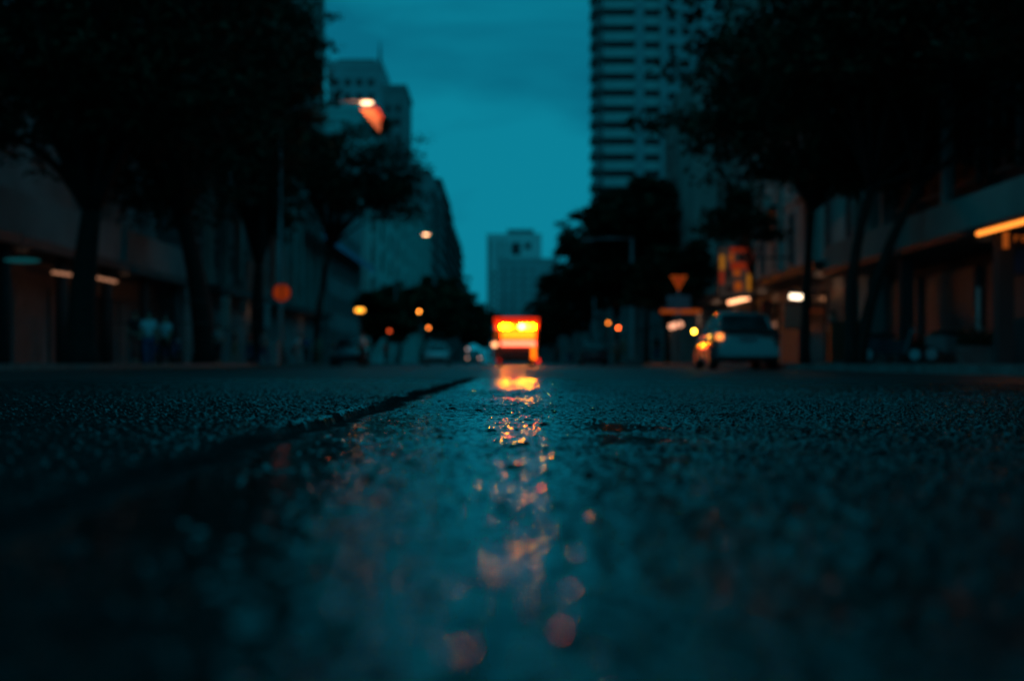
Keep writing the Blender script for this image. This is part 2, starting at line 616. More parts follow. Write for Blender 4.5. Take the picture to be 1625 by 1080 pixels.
t = building('office_tower', 'tall dark tower rising behind the left tree crowns', -44, -17.1, 76.2, 134, 62, grey, floors=3.5)
windows(t, frange(79, 132, 4.6), frange(6.6, 28, 3.5), 2.6, 2.0, '+x', -17.1, dullglass)
for yy in frange(81, 132, 4.6):
    a = MB(); a.box(-17.1, -16.7, yy, yy + .9, 4.7, 60); a.build('pier', cream, t)
a = MB(); a.box(-17.1, -15.9, 80, 132, 4.2, 4.6); a.build('canopy', darkmetal, t)

t = building('corner_building', 'low building with a long blue awning behind the slim left tree', -34, -16.6, 134.2, 166, 17, grey, floors=3.4)
windows(t, frange(136.5, 164, 3.1), frange(2.6, 16, 3.4), 1.7, 1.9, '+x', -16.6)
a = MB()
a.face([(-16.6, 118, 12.1), (-16.6, 165, 12.1), (-15.0, 165, 11.1), (-15.0, 118, 11.1)])
a.face([(-15.0, 118, 11.1), (-15.0, 165, 11.1), (-15.0, 165, 10.5), (-15.0, 118, 10.5)])
a.face([(-16.6, 118, 12.0), (-15.02, 118, 11.0), (-15.02, 165, 11.0), (-16.6, 165, 12.0)])
a.build('awning', bluecloth, t)

t = building('arcade_building', 'pale row building with pilasters and tall windows along the left side', -34, -16.5, 166.2, 318, 29.5, mat('arcade_wall', (.70, .70, .67), .8, var=.25, scale=.15), floors=3.9)
for k, yy in enumerate(frange(167, 316, 13.8)):
    a = MB(); a.box(-16.5, -15.9, yy, yy + 2.6, 1, 28.8); a.build('pilaster', mat('pilaster_white', (.62, .6, .56), .8), t)
windows(t, frange(176, 314, 13.8), [5.8, 9.7, 13.6, 17.5, 21.4, 25.3], 7.2, 2.5, '+x', -16.5, dullglass)
a = MB(); a.box(-16.9, -15.6, 166.2, 318, 28.9, 29.4); a.build('cornice', pale, t)

t = building('stepped_tower', 'stepped tower with a thin mast beside the brightest street lamp', -41, -28.4, 330, 352, 68.4, tile, floors=3.3, parapet=1.5)
a = MB(); a.box(-28.395, -22.9, 330, 352, -.03, 63.5); a.box(-28.3, -22.6, 329.7, 352.2, 63.5, 64.6)
a.build('lower_block', grey, t)
a = MB(); a.box(-39, -30, 333, 350, 69.9, 71.2); a.build('roof_room', grey, t)
a = MB(); a.tube([(-28.9, 331, 68), (-28.9, 331, 72), (-28.85, 331, 75)], [.5, .3, .08], 8); a.build('mast', darkmetal, t)
windows(t, [-39, -36.3, -33.6, -30.9], frange(42, 66, 3.3), 1.5, 1.6, '-y', 330)
windows(t, [-26.9, -24.6], frange(36, 62, 3.3), 1.2, 1.6, '-y', 330)

for (nm, lb, y0, y1, h, mm) in (
        ('apartment_block', 'dim apartment block with a stepped roof behind the small left street lamp', 318.3, 372, 42.5, grey),
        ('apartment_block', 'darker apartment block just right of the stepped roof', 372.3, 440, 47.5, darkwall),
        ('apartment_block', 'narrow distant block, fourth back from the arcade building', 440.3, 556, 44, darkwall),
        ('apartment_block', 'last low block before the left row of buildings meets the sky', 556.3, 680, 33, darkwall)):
    t = building(nm, lb, -38, -16.5, y0, y1, h, mm, floors=3.3, group='distant blocks on the left side')
    windows(t, frange(y0 + 5, y1 - 3, (y1 - y0) / 5.0), frange(22, h - 2, 3.3), 3.5, 1.7, '+x', -16.5)
    a = MB(); a.box(-30, -19, y0 + 4, y0 + 14, h, h + 3.2); a.build('roof_room', grey, t)
    for k in range(6):
        z0 = h - 4 - k * 3.3
        a = MB(); a.box(-16.5, -15.5, y0 + 3, y1 - 3, z0, z0 + .9); a.build('balcony', mm, t)

# --- end of the street
ex0, ez = at(770, 372, 700); ex1, _ = at(858, 372, 700)
t = building('end_tower', 'pale slab tower closing the far end of the street', ex0, ex1 + 2, 760.5, 790, 68, mat('end_white', (.72, .72, .70), .8, var=.12, scale=.1), floors=None, parapet=1)
sx = 760.5 / 700
xa = ex0
a = MB(); a.box(ex0 + 11, ex1 - 2, 762, 785, 68, 71.5); a.build('roof_room', grey, t)
for u, z, wd, ht in ((ex0 + 15.5, 61, 5, 6.5), (ex0 + 22, 62.5, 3.2, 3.2), (ex0 + 15, 52, 6, 2)):
    a = MB(); a.box(u - wd / 2, u + wd / 2, 760.2, 760.5, z - ht / 2, z + ht / 2); a.build('opening', glass, t)
for u in (ex0 + 1.2, ex0 + 6, ex0 + 9.4):
    a = MB(); a.box(u, u + .9, 760.15, 760.5, 2, 66); a.build('service_shaft', grey, t)
windows(t, [ex0 + 4, ex0 + 12.5, ex0 + 20, ex0 + 25], frange(30, 48, 3.6), 1.8, 1.7, '-y', 760.5)
lx0, lz = at(789, 413, 640); lx1, _ = at(866, 413, 640)
t = building('office_block', 'plain dark blue block standing in front of the pale end tower', lx0, lx1 + 6, 640, 655, lz, mat('block_grey', (.42, .42, .42), .8, var=.15, scale=.1), parapet=1)
windows(t, frange(lx0 + 3, lx1 - 2, 4.4), frange(24, lz - 3, 3.5), 1.2, 1.2, '-y', 640)

# --- right side
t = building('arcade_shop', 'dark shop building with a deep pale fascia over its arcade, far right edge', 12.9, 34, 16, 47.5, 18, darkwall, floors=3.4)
a = MB(); a.box(10.7, 12.9, 16, 47.5, 3.25, 4.05); a.build('fascia', cream, t)
a = MB(); a.box(10.6, 12.9, 16, 47.5, 3.08, 3.246); a.build('soffit', darkmetal, t)
for yy in (22, 31.5, 39.2, 45.5):
    a = MB(); a.box(10.95, 11.3, yy, yy + .35, .14, 3.1); a.build('column', darkwall, t)
    a = MB(); a.box(12.1, 12.4, yy, yy + .3, 4.05, 11); a.build('upper_post', pale, t)
windows(t, frange(18, 46, 3.1), [6.2, 9.6], 2.1, 2.2, '-x', 12.9, dullglass)
for k, yy in enumerate(frange(17, 44, 5.4)):
    a = MB(); a.box(12.78, 12.9, yy, yy + 4.4, .15, 2.8)
    for q in range(12): a.box(12.74, 12.78, yy, yy + 4.4, .25 + q * .21, .37 + q * .21)
    a.build('roller_shutter', shutter, t)
a = MB(); a.box(12.5, 12.7, 30, 35.2, 2.35, 2.95, 0); a.box(12.49, 12.5, 30.4, 31.6, 2.45, 2.9, 1); a.box(12.49, 12.5, 33, 34, 2.5, 2.85, 2)
a.build('shop_sign', [mat('sign_blue', (.04, .12, .25), .5), mat('sign_teal', (.2, .4, .5), .5), mat('sign_red', (.5, .05, .04), .5)], t)

t = building('row_house', 'pale row house with tall dark windows behind the orange poster', 12.2, 30, 47.7, 80, 21, pale, floors=3.5)
windows(t, frange(50, 78.5, 3.4), [5.4, 8.9, 12.4, 15.9], 1.1, 2.3, '-x', 12.2, dullglass)
for k, yy in enumerate(frange(48.5, 79, 6.8)):
    a = MB(); a.box(11.95, 12.2, yy, yy + .5, 3.8, 20.6); a.build('pilaster', cream, t)
a = MB(); a.box(10.4, 12.2, 47.7, 80, 3.3, 3.6); a.build('canopy', darkmetal, t)
for k, yy in enumerate(frange(49, 77, 4.7)):
    a = MB(); a.box(12.1, 12.2, yy, yy + 3.7, .15, 2.9); a.build('shopfront', glass if k % 2 else shutter, t)
for k, yy in enumerate((55, 62.5, 70)):
    a = MB(); a.face([(12.2, yy, 7.4), (12.2, yy + 3, 7.4), (11.0, yy + 3, 6.5), (11.0, yy, 6.5)]); a.face([(12.2, yy, 7.36), (11.0, yy, 6.46), (11.0, yy + 3, 6.46), (12.2, yy + 3, 7.36)])
    a.build('window_awning', darkmetal, t)

t = building('row_house', 'pale corner house with a bay, below the balcony tower', 12.6, 30, 80.3, 112, 18.5, cream, floors=3.5)
windows(t, frange(83, 110, 4.2), [5.6, 9.1, 12.6, 15.8], 1.6, 2.0, '-x', 12.6, dullglass)
a = MB(); a.box(11.2, 12.6, 84, 92, 4.2, 17); a.build('bay', pale, t)

t = building('row_house', 'low dim building hidden behind the dense right trees', 13, 34, 112.3, 255, 11.5, grey, floors=3.5)
windows(t, frange(116, 250, 6), [5.6, 9.1], 2.2, 1.8, '-x', 13)
t = building('row_house', 'long dim building past the balcony tower', 13, 34, 292, 620, 15, grey, floors=3.5)
windows(t, frange(300, 610, 14), [5.6, 9.1], 3.2, 1.8, '-x', 13)

# the tower with stacked balconies
recess_dark = mat('balcony_recess_shade', (.05, .055, .06), .5)  # dark panels put the shade of the deep balcony recesses into colour
TY = 265.0
bx0, _ = at(940, 0, TY)
t = thing('balcony_tower', 'tall pale residential tower with stacked balconies against the sky', 'tower', (0, 0, 0))
a = MB(); a.box(bx0 + 1.6, 46, TY + 1.8, TY + 26, -.03, 86)
xw = [at(q, 0, TY)[0] for q in (1008, 1022, 1048, 1056)]
a.box(xw[0], xw[1], TY - .2, TY + 1.795, -.03, 86)
a.box(xw[2], 46, TY - .3, TY + 1.795, -.03, 86)
a.build('wall', tile, t)
xb0, xb1 = at(957, 0, TY)[0], xw[0] - .01
xc0, xc1 = xw[1] + .01, xw[2] - .01
FL = 3.0
a = MB(); a.box(xb0 - .2, xb1, TY + 1.70, TY + 1.79, 18, 86); a.box(xc0, xc1, TY + 1.70, TY + 1.79, 18, 86); a.build('balcony_recess_shade', recess_dark, t)
balm = mat('balcony_render', (.42, .42, .41), .8, var=.15, scale=.3)
proto = {}
for k in range(7, 28):
    z = k * FL
    for key, u0, u1, yf in (('a', xb0, xb1, TY - .4), ('b', xc0, xc1, TY + .2)):
        if key not in proto:
            a = MB(); a.box(u0, u1, yf, yf + .15, 0, 1.6); a.box(u0, u1, yf - .05, yf - .002, 1.3, 1.6); a.box(u0, u1, yf + .15, TY + 1.8, 0, .2); a.box(u0, u0 + .12, yf + .15, TY + 1.8, .2, 1.1)
            proto[key] = a.build('balcony', balm, t, (0, 0, z))
        else:
            part_copy(proto[key], t, (0, 0, z))
    # side loggia on the street-side edge
    if 's' not in proto:
        a = MB(); a.box(bx0, xb0 - .25, TY + .4, TY + 1.8, 0, .9); a.box(bx0, bx0 + .9, TY + 1.8, TY + 10, 0, 1.1); a.box(bx0 + .9, bx0 + 1.6, TY + 1.8, TY + 10, 0, .2)
        proto['s'] = a.build('side_balcony', grey, t, (0, 0, z))
    else:
        part_copy(proto['s'], t, (0, 0, z))
windows(t, [at(q, 0, TY)[0] for q in (1066, 1088, 1110)], frange(7 * FL + 1.7, 84, FL), 1.7, 1.5, '-y', TY - .3, dullglass)
a = MB(); a.box(bx0 + 1, 46.3, TY - .4, TY + 26, 86, 87.2); a.build('roof_edge', tile, t)
a = MB(); a.box(24, 40, TY + 6, TY + 20, 87.2, 92); a.build('roof_room', tile, t)


# ------------------------------------------------------------------ trees
def bez(p0, p1, p2, n):
    return [p0 * (1 - t) ** 2 + p1 * 2 * t * (1 - t) + p2 * t * t for t in [i / n for i in range(n + 1)]]


def tree(label, base, crown, rad, seed, leaves=9000, clumps=26, leaf=.16, r0=.32, fork=.42, lean=None, stems=1, lm=None, droop=0.0, low=-.6, group='street trees'):
    """base (x, y); crown centre (x, y, z) and half sizes rad; trunk, limbs and foliage are parts"""
    rn = random.Random(seed); g_ = np.random.default_rng(seed)
    t = thing('tree', label, 'tree', (base[0], base[1], .15 if (base[0] < KL or base[0] > KR) else 0), group=group)
    C = Vector(crown) - Vector(t.location)
    trunk = MB()
    heads = []
    for s_ in range(stems):
        off = Vector(((s_ - (stems - 1) / 2) * r0 * 3.2 * (1 if stems > 1 else 0), 0, 0))
        top = Vector((C.x * .45, C.y * .45, C.z * fork)) + off * 2.2
        mid = Vector((lean or 0, 0, C.z * fork * .5)) + off * 1.2
        p = bez(Vector((off.x * .25, 0, -.12)), mid, top, 9)
        trunk.tube(p, [r0 * (1.35 if i == 0 else 1.0) * (1 - .045 * i) for i in range(10)], 12)
        heads.append((top, (p[-1] - p[-2]).normalized(), r0 * .6))
    trunk.build('trunk', bark, t)
    cl = []
    tries = 0
    while len(cl) < clumps and tries < 5000:
        tries += 1
        v = Vector((rn.uniform(-1, 1), rn.uniform(-1, 1), rn.uniform(-1, 1)))
        l_ = v.length
        v *= rn.choice((.8, 1, 1, 1.06))
        if l_ > 1 or l_ < .35: continue
        if v.z < low: continue
        cl.append(Vector((C.x + v.x * rad[0], C.y + v.y * rad[1], C.z + v.z * rad[2])))
    limb = MB()
    for k, c in enumerate(cl):
        if k % 2 and k > 10: continue
        h_, d_, r_ = heads[k % len(heads)]
        m_ = (h_ + c) / 2 + Vector((0, 0, abs(c.z - h_.z) * .15 + rn.uniform(-.3, .6))) + d_ * .6
        pp = bez(h_ - d_ * .15, m_, c, 7)
        limb.tube(pp, [r_ * (.85 - .10 * i) * rn.uniform(.85, 1.1) * .8 for i in range(8)], 7)
        for q in range(2):
            e = c + Vector((rn.uniform(-1, 1) * rad[0], rn.uniform(-1, 1) * rad[1], rn.uniform(-.4, .8) * rad[2])) * .3
            limb.tube(bez(pp[4], (pp[4] + e) / 2 + Vector((0, 0, .3)), e, 4), [r_ * .28, r_ * .22, r_ * .17, r_ * .11, r_ * .05], 5)
    limb.build('limbs', bark, t)
    # leaves: small folded blades clustered in flattened sprays
    per = leaves // len(cl)
    pts = []
    for c in cl:
        s_ = g_.uniform(.35, 1.35)
        sub = np.clip(g_.normal(0, 1, (max(3, per // 32), 3)), -1.5, 1.5) * np.array([rad[0], rad[1], rad[2] * .8]) * .19 * s_ + np.array(c)
        for sc in sub:
            n_ = int(32 * g_.uniform(.5, 1.5))
            q = np.clip(g_.normal(0, 1, (n_, 3)), -2, 2) * np.array([.42, .42, .16]) * (rad[0] / 5.0) ** .5
            q[:, 2] -= droop * (q[:, 0] ** 2 + q[:, 1] ** 2)
            pts.append(sc + q)
    P = np.concatenate(pts)
    n = len(P)
    sz = leaf * g_.uniform(.6, 1.5, n)
    th = g_.uniform(0, 2 * np.pi, n); ti = g_.normal(0, .55, n)
    ax = np.stack([np.cos(th) * np.cos(ti), np.sin(th) * np.cos(ti), np.sin(ti)], 1)
    up = g_.normal(0, .5, (n, 3)); up[:, 2] += 1
    sd_ = np.cross(ax, up); sd_ /= np.linalg.norm(sd_, axis=1)[:, None]
    A = P - ax * sz[:, None]; B = P + sd_ * (sz * .42)[:, None]; Cc = P + ax * sz[:, None]; D = P - sd_ * (sz * .42)[:, None]
    V = np.stack([A, B, Cc, D], 1).reshape(-1, 3).astype(np.float32)
    me_ = bpy.data.meshes.new('crown')
    me_.vertices.add(4 * n); me_.vertices.foreach_set('co', V.ravel())
    me_.loops.add(4 * n); me_.loops.foreach_set('vertex_index', np.arange(4 * n, dtype=np.int32))
    me_.polygons.add(n); me_.polygons.foreach_set('loop_start', np.arange(0, 4 * n, 4, dtype=np.int32)); me_.polygons.foreach_set('loop_total', np.full(n, 4, np.int32))
    me_.update(calc_edges=True)
    me_.materials.append(lm or leafm)
    o = bpy.data.objects.new('crown', me_); COL.objects.link(o); o.parent = t
    return t


tree('huge dark tree with the thick straight trunk, leftmost on the left pavement', (-13.4, 45), (-12.6, 45, 11.0), (5.6, 6, 5.6), 1, 29000, 62, .17, .5, .45, low=-.97, lm=leafd)
tree('dark tree with a thick trunk leaning left, beside the two people in pale shirts', (-13.6, 65), (-16.0, 65, 13.4), (6.8, 6, 6.2), 2, 23000, 50, .19, .56, .5, lean=-.2, low=-.97, lm=leafd)
tree('tall broad tree filling the gap behind the leaning left trunk', (-14.6, 84), (-14.4, 84, 16.5), (4.0, 6, 9.0), 3, 24000, 48, .22, .45, .35, low=-.97, lm=leafd)
tree('slim dark tree reaching over the road under the brightest street lamp', (-13.4, 101), (-11.0, 101, 13.6), (5.7, 5, 4.2), 4, 18000, 34, .18, .26, .62, lean=.1, lm=leafd)
for (Y, X, px0, px1, top, bot, sd0, lb) in (
        (135, -12.9, 560, 640, 470, 545, 5, 'bushy tree past the blue awning, left side'),
        (170, -12.6, 600, 690, 447, 540, 6, 'bushy tree below the small left street lamp'),
        (215, -12.6, 640, 728, 436, 545, 7, 'rounded tree under the pale arcade building, tallest of the far left row'),
        (280, -12.6, 680, 750, 442, 550, 8, 'rounded far left tree in front of the darker apartment block'),
        (360, -12.2, 715, 778, 466, 555, 9, 'low far tree left of the lit food van'),
        (480, -8.5, 742, 796, 486, 560, 10, 'lowest far tree, just above the left end of the van roof')):
    cx, zt = at((px0 + px1) / 2, top, Y); _, zb = at(0, bot, Y); rx = (px1 - px0) / 2 / FPX * Y
    tree(lb, (X if Y < 400 else cx, Y), (cx, Y, (zt + zb) / 2), (rx, rx, (zt - zb) / 2), sd0, 9000, 26, .2 + Y * .0009, .25, .4, lm=leafm, group='far trees on the left pavement')

tree('added unseen tree nearest the camera on the left pavement, its crown arching above the view to darken the road', (-13.2, 14), (-5.2, 13.5, 9.6), (8.0, 4.6, 2.8), 51, 17000, 44, .24, .4, .6, lm=leafd, group='unseen trees added over the near road')  # out of view, added so its crown and reflection darken the near road
tree('added unseen tree nearest the camera on the right pavement, its crown arching above the view to darken the road', (8.6, 12), (4.6, 12.5, 9.0), (6.4, 4.2, 2.7), 52, 14000, 38, .24, .35, .6, lm=leafd, group='unseen trees added over the near road')  # second unseen crown, added to darken the near road from the right
tree('large dark tree with a forked twin trunk on the right pavement', (8.9, 36), (11.2, 36, 8.5), (5.0, 5, 3.9), 21, 26000, 54, .15, .17, .55, stems=2, low=-.97, lm=leafd)
tree('tall dark tree with a thin straight trunk right of the silver car', (9.2, 43.5), (9.7, 43.5, 7.9), (4.3, 4.5, 2.6), 22, 20000, 46, .15, .16, .62, low=-.97, lm=leafd)
tree('dark tree behind the forked one whose crown runs off the top right corner', (10.2, 26), (10.5, 26, 7.4), (2.9, 3, 2.2), 23, 12000, 30, .13, .2, .6, lm=leafd)
tree('small low tree with a flat crown above the orange poster', (9.7, 55), (9.5, 55, 5.7), (1.6, 1.8, 1.1), 24, 3600, 13, .13, .1, .62, lm=leafd, group='street trees')
for (Y, X, px0, px1, top, bot, sd0, lb) in (
        (80, 9.2, 1000, 1118, 385, 500, 31, 'dense bushy tree behind the orange triangular sign'),
        (92, 9.2, 945, 1112, 285, 420, 32, 'tallest dense tree right of the street lamp pole, under the balcony tower'),
        (112, 9.0, 905, 1040, 318, 500, 33, 'dense tree under the left edge of the balcony tower'),
        (140, 8.8, 862, 985, 352, 520, 34, 'spreading tree whose branches reach left into the sky beside the end tower'),
        (185, 8.8, 858, 945, 420, 545, 35, 'dim tree right of the plain end block'),
        (250, 9.0, 850, 915, 445, 555, 36, 'far tree behind the right end of the van roof'),
        (360, 8.6, 838, 890, 470, 560, 37, 'farthest tree of the right row'),
        (520, 9, 822, 868, 484, 562, 38, 'smallest far tree above the middle of the van')):
    cx, zt = at((px0 + px1) / 2, top, Y); _, zb = at(0, bot, Y); rx = (px1 - px0) / 2 / FPX * Y
    tree(lb, (X, Y), (cx, Y, (zt + zb) / 2), (rx, min(rx, 7), (zt - zb) / 2), sd0, 14000 if Y < 150 else 7000, 34, .19 + Y * .0008, .22, .4, lm=leafd, group='far trees on the right pavement')


# ------------------------------------------------------------------ street lamps and posts
def street_lamp(label, Y, X0, px, py, headm, power, group, blen=.95):
    X1, Z1 = at(px, py, Y)
    t = thing('street_lamp', label, 'street lamp', (X0, Y, .15), group=group)
    dx, z = X1 - X0, Z1 - .15
    a = MB(); a.tube([(0, 0, -.01), (0, 0, .4), (0, 0, .45), (0, 0, z * .6), (0, 0, z - .6)], [.16, .15, .11, .09, .07], 12); a.build('pole', metal, t)
    a = MB(); a.tube(bez(Vector((0, 0, z - .75)), Vector((dx * .3, 0, z + .2)), Vector((dx - .3 * (1 if dx > 0 else -1), 0, z + .07)), 8), [.06] * 9, 8); a.build('arm', metal, t)
    a = MB(); a.ellipsoid((dx, 0, z + .1), (blen * .62, .22, .1), 14); hd = a.build('lamp_head', metal, t)
    a = MB(); a.ellipsoid((dx, 0, z + .02), (blen * .5, .18, .14), 14); a.build('lamp_glass', headm, hd)
    if power:
        lamp_light('lamp_light', (dx, -1.3, z - .2), power, (1, .30, .08), .12, 'SPOT', t, (R(82), 0, 0), R(120))
    return t, X1, Z1


lampw = emit('lamp_lit_bright', (1, .62, .34), 5)
lamps = emit('lamp_lit_soft', (1, .50, .24), 7)
lamp1, lx, lz = street_lamp('brightest street lamp, high over the slim left tree', 82, -12.9, 582, 163, lampw, 150, 'street lamps on the left pavement', .75)
street_lamp('smaller street lamp glowing in front of the pale arcade building', 165, -12.6, 676, 372, lamps, 0, 'street lamps on the left pavement', .8)
# the striped pennant hanging beneath the bright lamp
pen = thing('pennant', 'orange and pale pennant hanging below the brightest street lamp', 'pennant', (lx, 82, lz - .3))
def tri(pts, m_, nm):
    a = MB()
    f_ = [((q[0] - 582) / FPX * 82, -.02, (163 - q[1]) / FPX * 82 + .3) for q in pts]
    b_ = [(x, .02, z) for x, y_, z in f_]
    n = len(pts); a.face(f_); a.face(b_[::-1])
    for i in range(n): a.face([f_[i], b_[i], b_[(i + 1) % n], f_[(i + 1) % n]])
    return a.build(nm, m_, pen)
tri([(571, 172), (592, 172), (604, 186), (604, 210), (600, 209)], mat('pennant_pale', (.8, .40, .28), .8), 'cloth')
tri([(592.3, 167), (600, 172), (608, 184), (607, 192), (604.3, 195), (604.3, 186)], mat('pennant_orange', (.95, .11, .015), .8), 'border')

# right lamp / signal mast at the dense trees
t = thing('street_lamp', 'unlit grey mast with a straight arm pointing left before the dense right trees', 'street lamp', (7.9, 88, .15))
zt = at(0, 376, 88)[1] - .15
a = MB(); a.tube([(0, 0, -.01), (0, 0, .35), (0, 0, .4), (0, 0, zt)], [.2, .19, .14, .11], 12); a.build('pole', metal, t)
a = MB(); a.tube([(0, 0, zt - .12), (-1.2, 0, zt - .08), (-2.5, 0, zt - .15)], [.07, .06, .05], 8); a.build('arm', metal, t)
a = MB(); a.box(-3.05, -2.4, -.13, .13, zt - .24, zt - .11); a.build('lamp_head', metal, t)

for (px, Y, ytop, lb) in ((943, 130, 470, 'thin grey post far along the right kerb'), (444, 74, 335, 'tall grey post behind the round orange sign')):
    X, Z = at(px, ytop, Y)
    t = thing('post', lb, 'post', (X, Y, .15 if (X < KL or X > KR) else -.01))
    a = MB(); a.tube([(0, 0, -.01), (0, 0, .3), (0, 0, Z - .2)], [.13, .08, .06], 10); a.build('shaft', metal, t)
    a = MB(); a.tube([(0, 0, Z - .2), (0, 0, Z - .08)], [.09, .03], 10); a.build('finial', metal, t)


# ------------------------------------------------------------------ lit signs, road signs and small lamps
def glow(px, py, Y, r, col, st, name, label, cat, post=True, house=True, group=None, sx_=1.0):
    X, Z = at(px, py, Y)
    zb = .15 if (X < KL or X > KR) else -.002
    t = thing(name, label, cat, (X, Y, zb), group=group)
    z = Z - zb
    if post:
        a = MB(); a.tube([(0, .12, -.01), (0, .12, z + r)], .05, 8); a.build('post', darkmetal, t)
    if house:
        a = MB(); a.box(-r * 1.3 * sx_, r * 1.3 * sx_, .0, .1, z - r * 2.2, z + r * 1.5); a.build('housing', blacky, t)
    a = MB(); a.ellipsoid((0, -.03, z), (r * sx_, .04 + r * .2, r), 14); a.build('lens', emit('glow_%d_%d' % (px, py), col, st), t)
    return t


glow(665, 494, 150, 0.124, (1, .28, .03), 12, 'traffic_light', 'amber traffic light, higher of the two lights left of the van', 'traffic light')
glow(680, 520, 150, 0.118, (1, .22, .03), 8, 'traffic_light', 'dim orange traffic light, lower of the two lights left of the van', 'traffic light')
glow(965, 512, 110, 0.099, (1, .24, .02), 6, 'traffic_light', 'dim amber traffic light right of the van', 'traffic light')
glow(981, 520, 110, 0.093, (1, .13, .02), 15, 'traffic_light', 'red traffic light beside the dim amber one right of the van', 'traffic light')
glow(618, 525, 120, .14, (1, .1, .02), 1.6, 'traffic_light', 'very faint red light low on the left pavement', 'traffic light')
glow(571, 492, 95, .15, (1, .36, .03), 3.5, 'shop_lamp', 'bright yellow oval shop lamp on the left pavement', 'lamp', sx_=2.2)
glow(742, 554, 160, .16, (.9, .6, .55), .8, 'bollard_light', 'faint grey light low beside the far cars', 'lamp', house=False)


def sign_post(label, px, py, Y, shape, size, face, extra=None):
    X, Z = at(px, py, Y)
    zb = .15 if (X < KL or X > KR) else -.002
    t = thing('road_sign', label, 'road sign', (X, Y, zb))
    z = Z - zb
    a = MB(); a.tube([(0, .08, -.01), (0, .08, z + size * .5)], .045, 10); a.build('post', metal, t)
    n = 28 if shape == 'disc' else 3
    def ring(s_, y_, rot=-math.pi / 2):
        return [(s_ * math.cos(rot + 2 * math.pi * i / n), y_, z + s_ * math.sin(rot + 2 * math.pi * i / n)) for i in range(n)]
    a = MB(); a.loft([ring(size, .0), ring(size, .035)], smooth=False); pl = a.build('plate', face[0], t)
    a = MB(); a.loft([ring(size * .7, -.012), ring(size * .7, -.002)], smooth=False); a.build('inner_face', face[1], pl)
    if extra: extra(t, z)
    return t


so1 = emit('sign_orange_retro', (1, .10, .004), .20)  # retroreflective plates, no lamps: returned light put in as weak emission
so2 = emit('sign_red_retro', (1, .08, .003), .15)
so3 = emit('sign_amber_retro', (1, .15, .005), .22)


def bar(t, z):
    a = MB(); a.box(-.05, .05, -.03, -.014, z - .3, z + .42); a.build('bar', blacky, t)
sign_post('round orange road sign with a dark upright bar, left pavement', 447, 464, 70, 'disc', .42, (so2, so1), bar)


def under(t, z):
    a = MB(); a.box(-.55, .55, 0, .04, z - 1.28, z - .68); a.build('lower_panel', mat('sign_bluegrey', (.14, .22, .27), .5), t)
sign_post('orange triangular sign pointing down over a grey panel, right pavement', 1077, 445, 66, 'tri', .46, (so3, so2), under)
# make sure the triangle points down: rot -90 deg puts a corner at the bottom

# orange lit strip and warm tube lamps on the shops
def tube_lamp(px0, py0, px1, py1, Y0, Y1, r, col, st, name, label, cat='lamp', hang=.25):
    a0, z0 = at(px0, py0, Y0); a1, z1 = at(px1, py1, Y1)
    t = thing(name, label, cat, (a0, Y0, z0))
    d = Vector((a1 - a0, Y1 - Y0, z1 - z0))
    a = MB(); a.tube([Vector((0, 0, 0)), d * .5, d], r, 10); a.build('tube', emit('tube_%d' % px0, col, st), t)
    a = MB(); u = d * -.03
    a.tube([u + Vector((0, 0, r * 1.7)), d * 1.03 + Vector((0, 0, r * 1.7))], r * .6, 8)
    a.tube([d * .1 + Vector((0, 0, r)), d * .1 + Vector((0, 0, hang))], .02, 6)
    a.tube([d * .9 + Vector((0, 0, r)), d * .9 + Vector((0, 0, hang))], .02, 6)
    a.build('holder', darkmetal, t)
    return t


def along(px, X):           # distance at which a street-parallel line at X shows at px
    return X * FPX / (px - VX)


tube_lamp(1552, 371, 1700, 331, along(1552, 10.55), along(1700, 10.55), .05, (1, .26, .03), 2.2, 'neon_tube', 'long orange neon tube under the fascia at the far right edge', hang=.12)
tube_lamp(84, 432, 112, 436, along(84, -16.6), along(112, -16.6), .055, (1, .42, .22), .42, 'tube_light', 'pale pink tube light left of the thickest tree trunk', hang=.3)
tube_lamp(146, 439, 184, 447, along(146, -16.6), along(184, -16.6), .055, (1, .42, .22), .42, 'tube_light', 'pale pink tube light right of the thickest tree trunk', hang=.3)
tube_lamp(1157, 480, 1187, 473, 60, 61, .075, (1, .40, .18), 3.6, 'tube_light', 'warm tube light under the orange poster', hang=.5)
tube_lamp(1254, 470, 1274, 471.5, 50, 50, .085, (1, .76, .52), 4.2, 'tube_light', 'short white lamp right of the orange poster', hang=.4)
tube_lamp(1064, 518, 1081, 514, 76, 76.5, .14, (1, .42, .24), 1.6, 'tube_light', 'warm lamp low behind the triangular sign', hang=.5)
tube_lamp(1048, 494, 1112, 494, 72, 72, .10, (1, .16, .02), .22, 'shop_strip', 'dim orange strip across the shop behind the triangular sign', hang=.2)
# round ceiling lamp of the left arcade
X, Z = at(35, 413, 44)
t = thing('ceiling_lamp', 'pale flat round lamp under the left arcade', 'lamp', (X, 44, Z))
a = MB(); a.ellipsoid((0, 0, 0), (.55, .55, .07), 24); a.build('diffuser', emit('disc_lamp', (.02, .45, .5), .09), t)
a = MB(); a.tube([(0, 0, .05), (0, 0, .9)], .03, 8); a.build('stem', darkmetal, t)

# hanging sign under the neon tube
X, Z = at(1596, 380, 30)
t = thing('hanging_sign', 'small orange bracket with lettering below the neon tube', 'sign', (X, 30, Z))
so = emit('bracket_lit', (1, .2, .02), .25)
a = MB(); a.box(-.05, .05, -.04, .04, -.18, .16); a.build('bracket', so, t)
a = MB(); a.box(.14, 1.3, -.02, .02, -.16, .12); a.build('board', blacky, t)
a = MB()
for k in range(7):
    a.box(.18 + k * .15, .18 + k * .15 + .03, -.03, -.022, -.04, .08); a.box(.21 + k * .15, .27 + k * .15, -.03, -.022, .05, .08)
    if k % 2: a.box(.21 + k * .15, .27 + k * .15, -.03, -.022, -.04, -.015)
a.build('lettering', so, t)

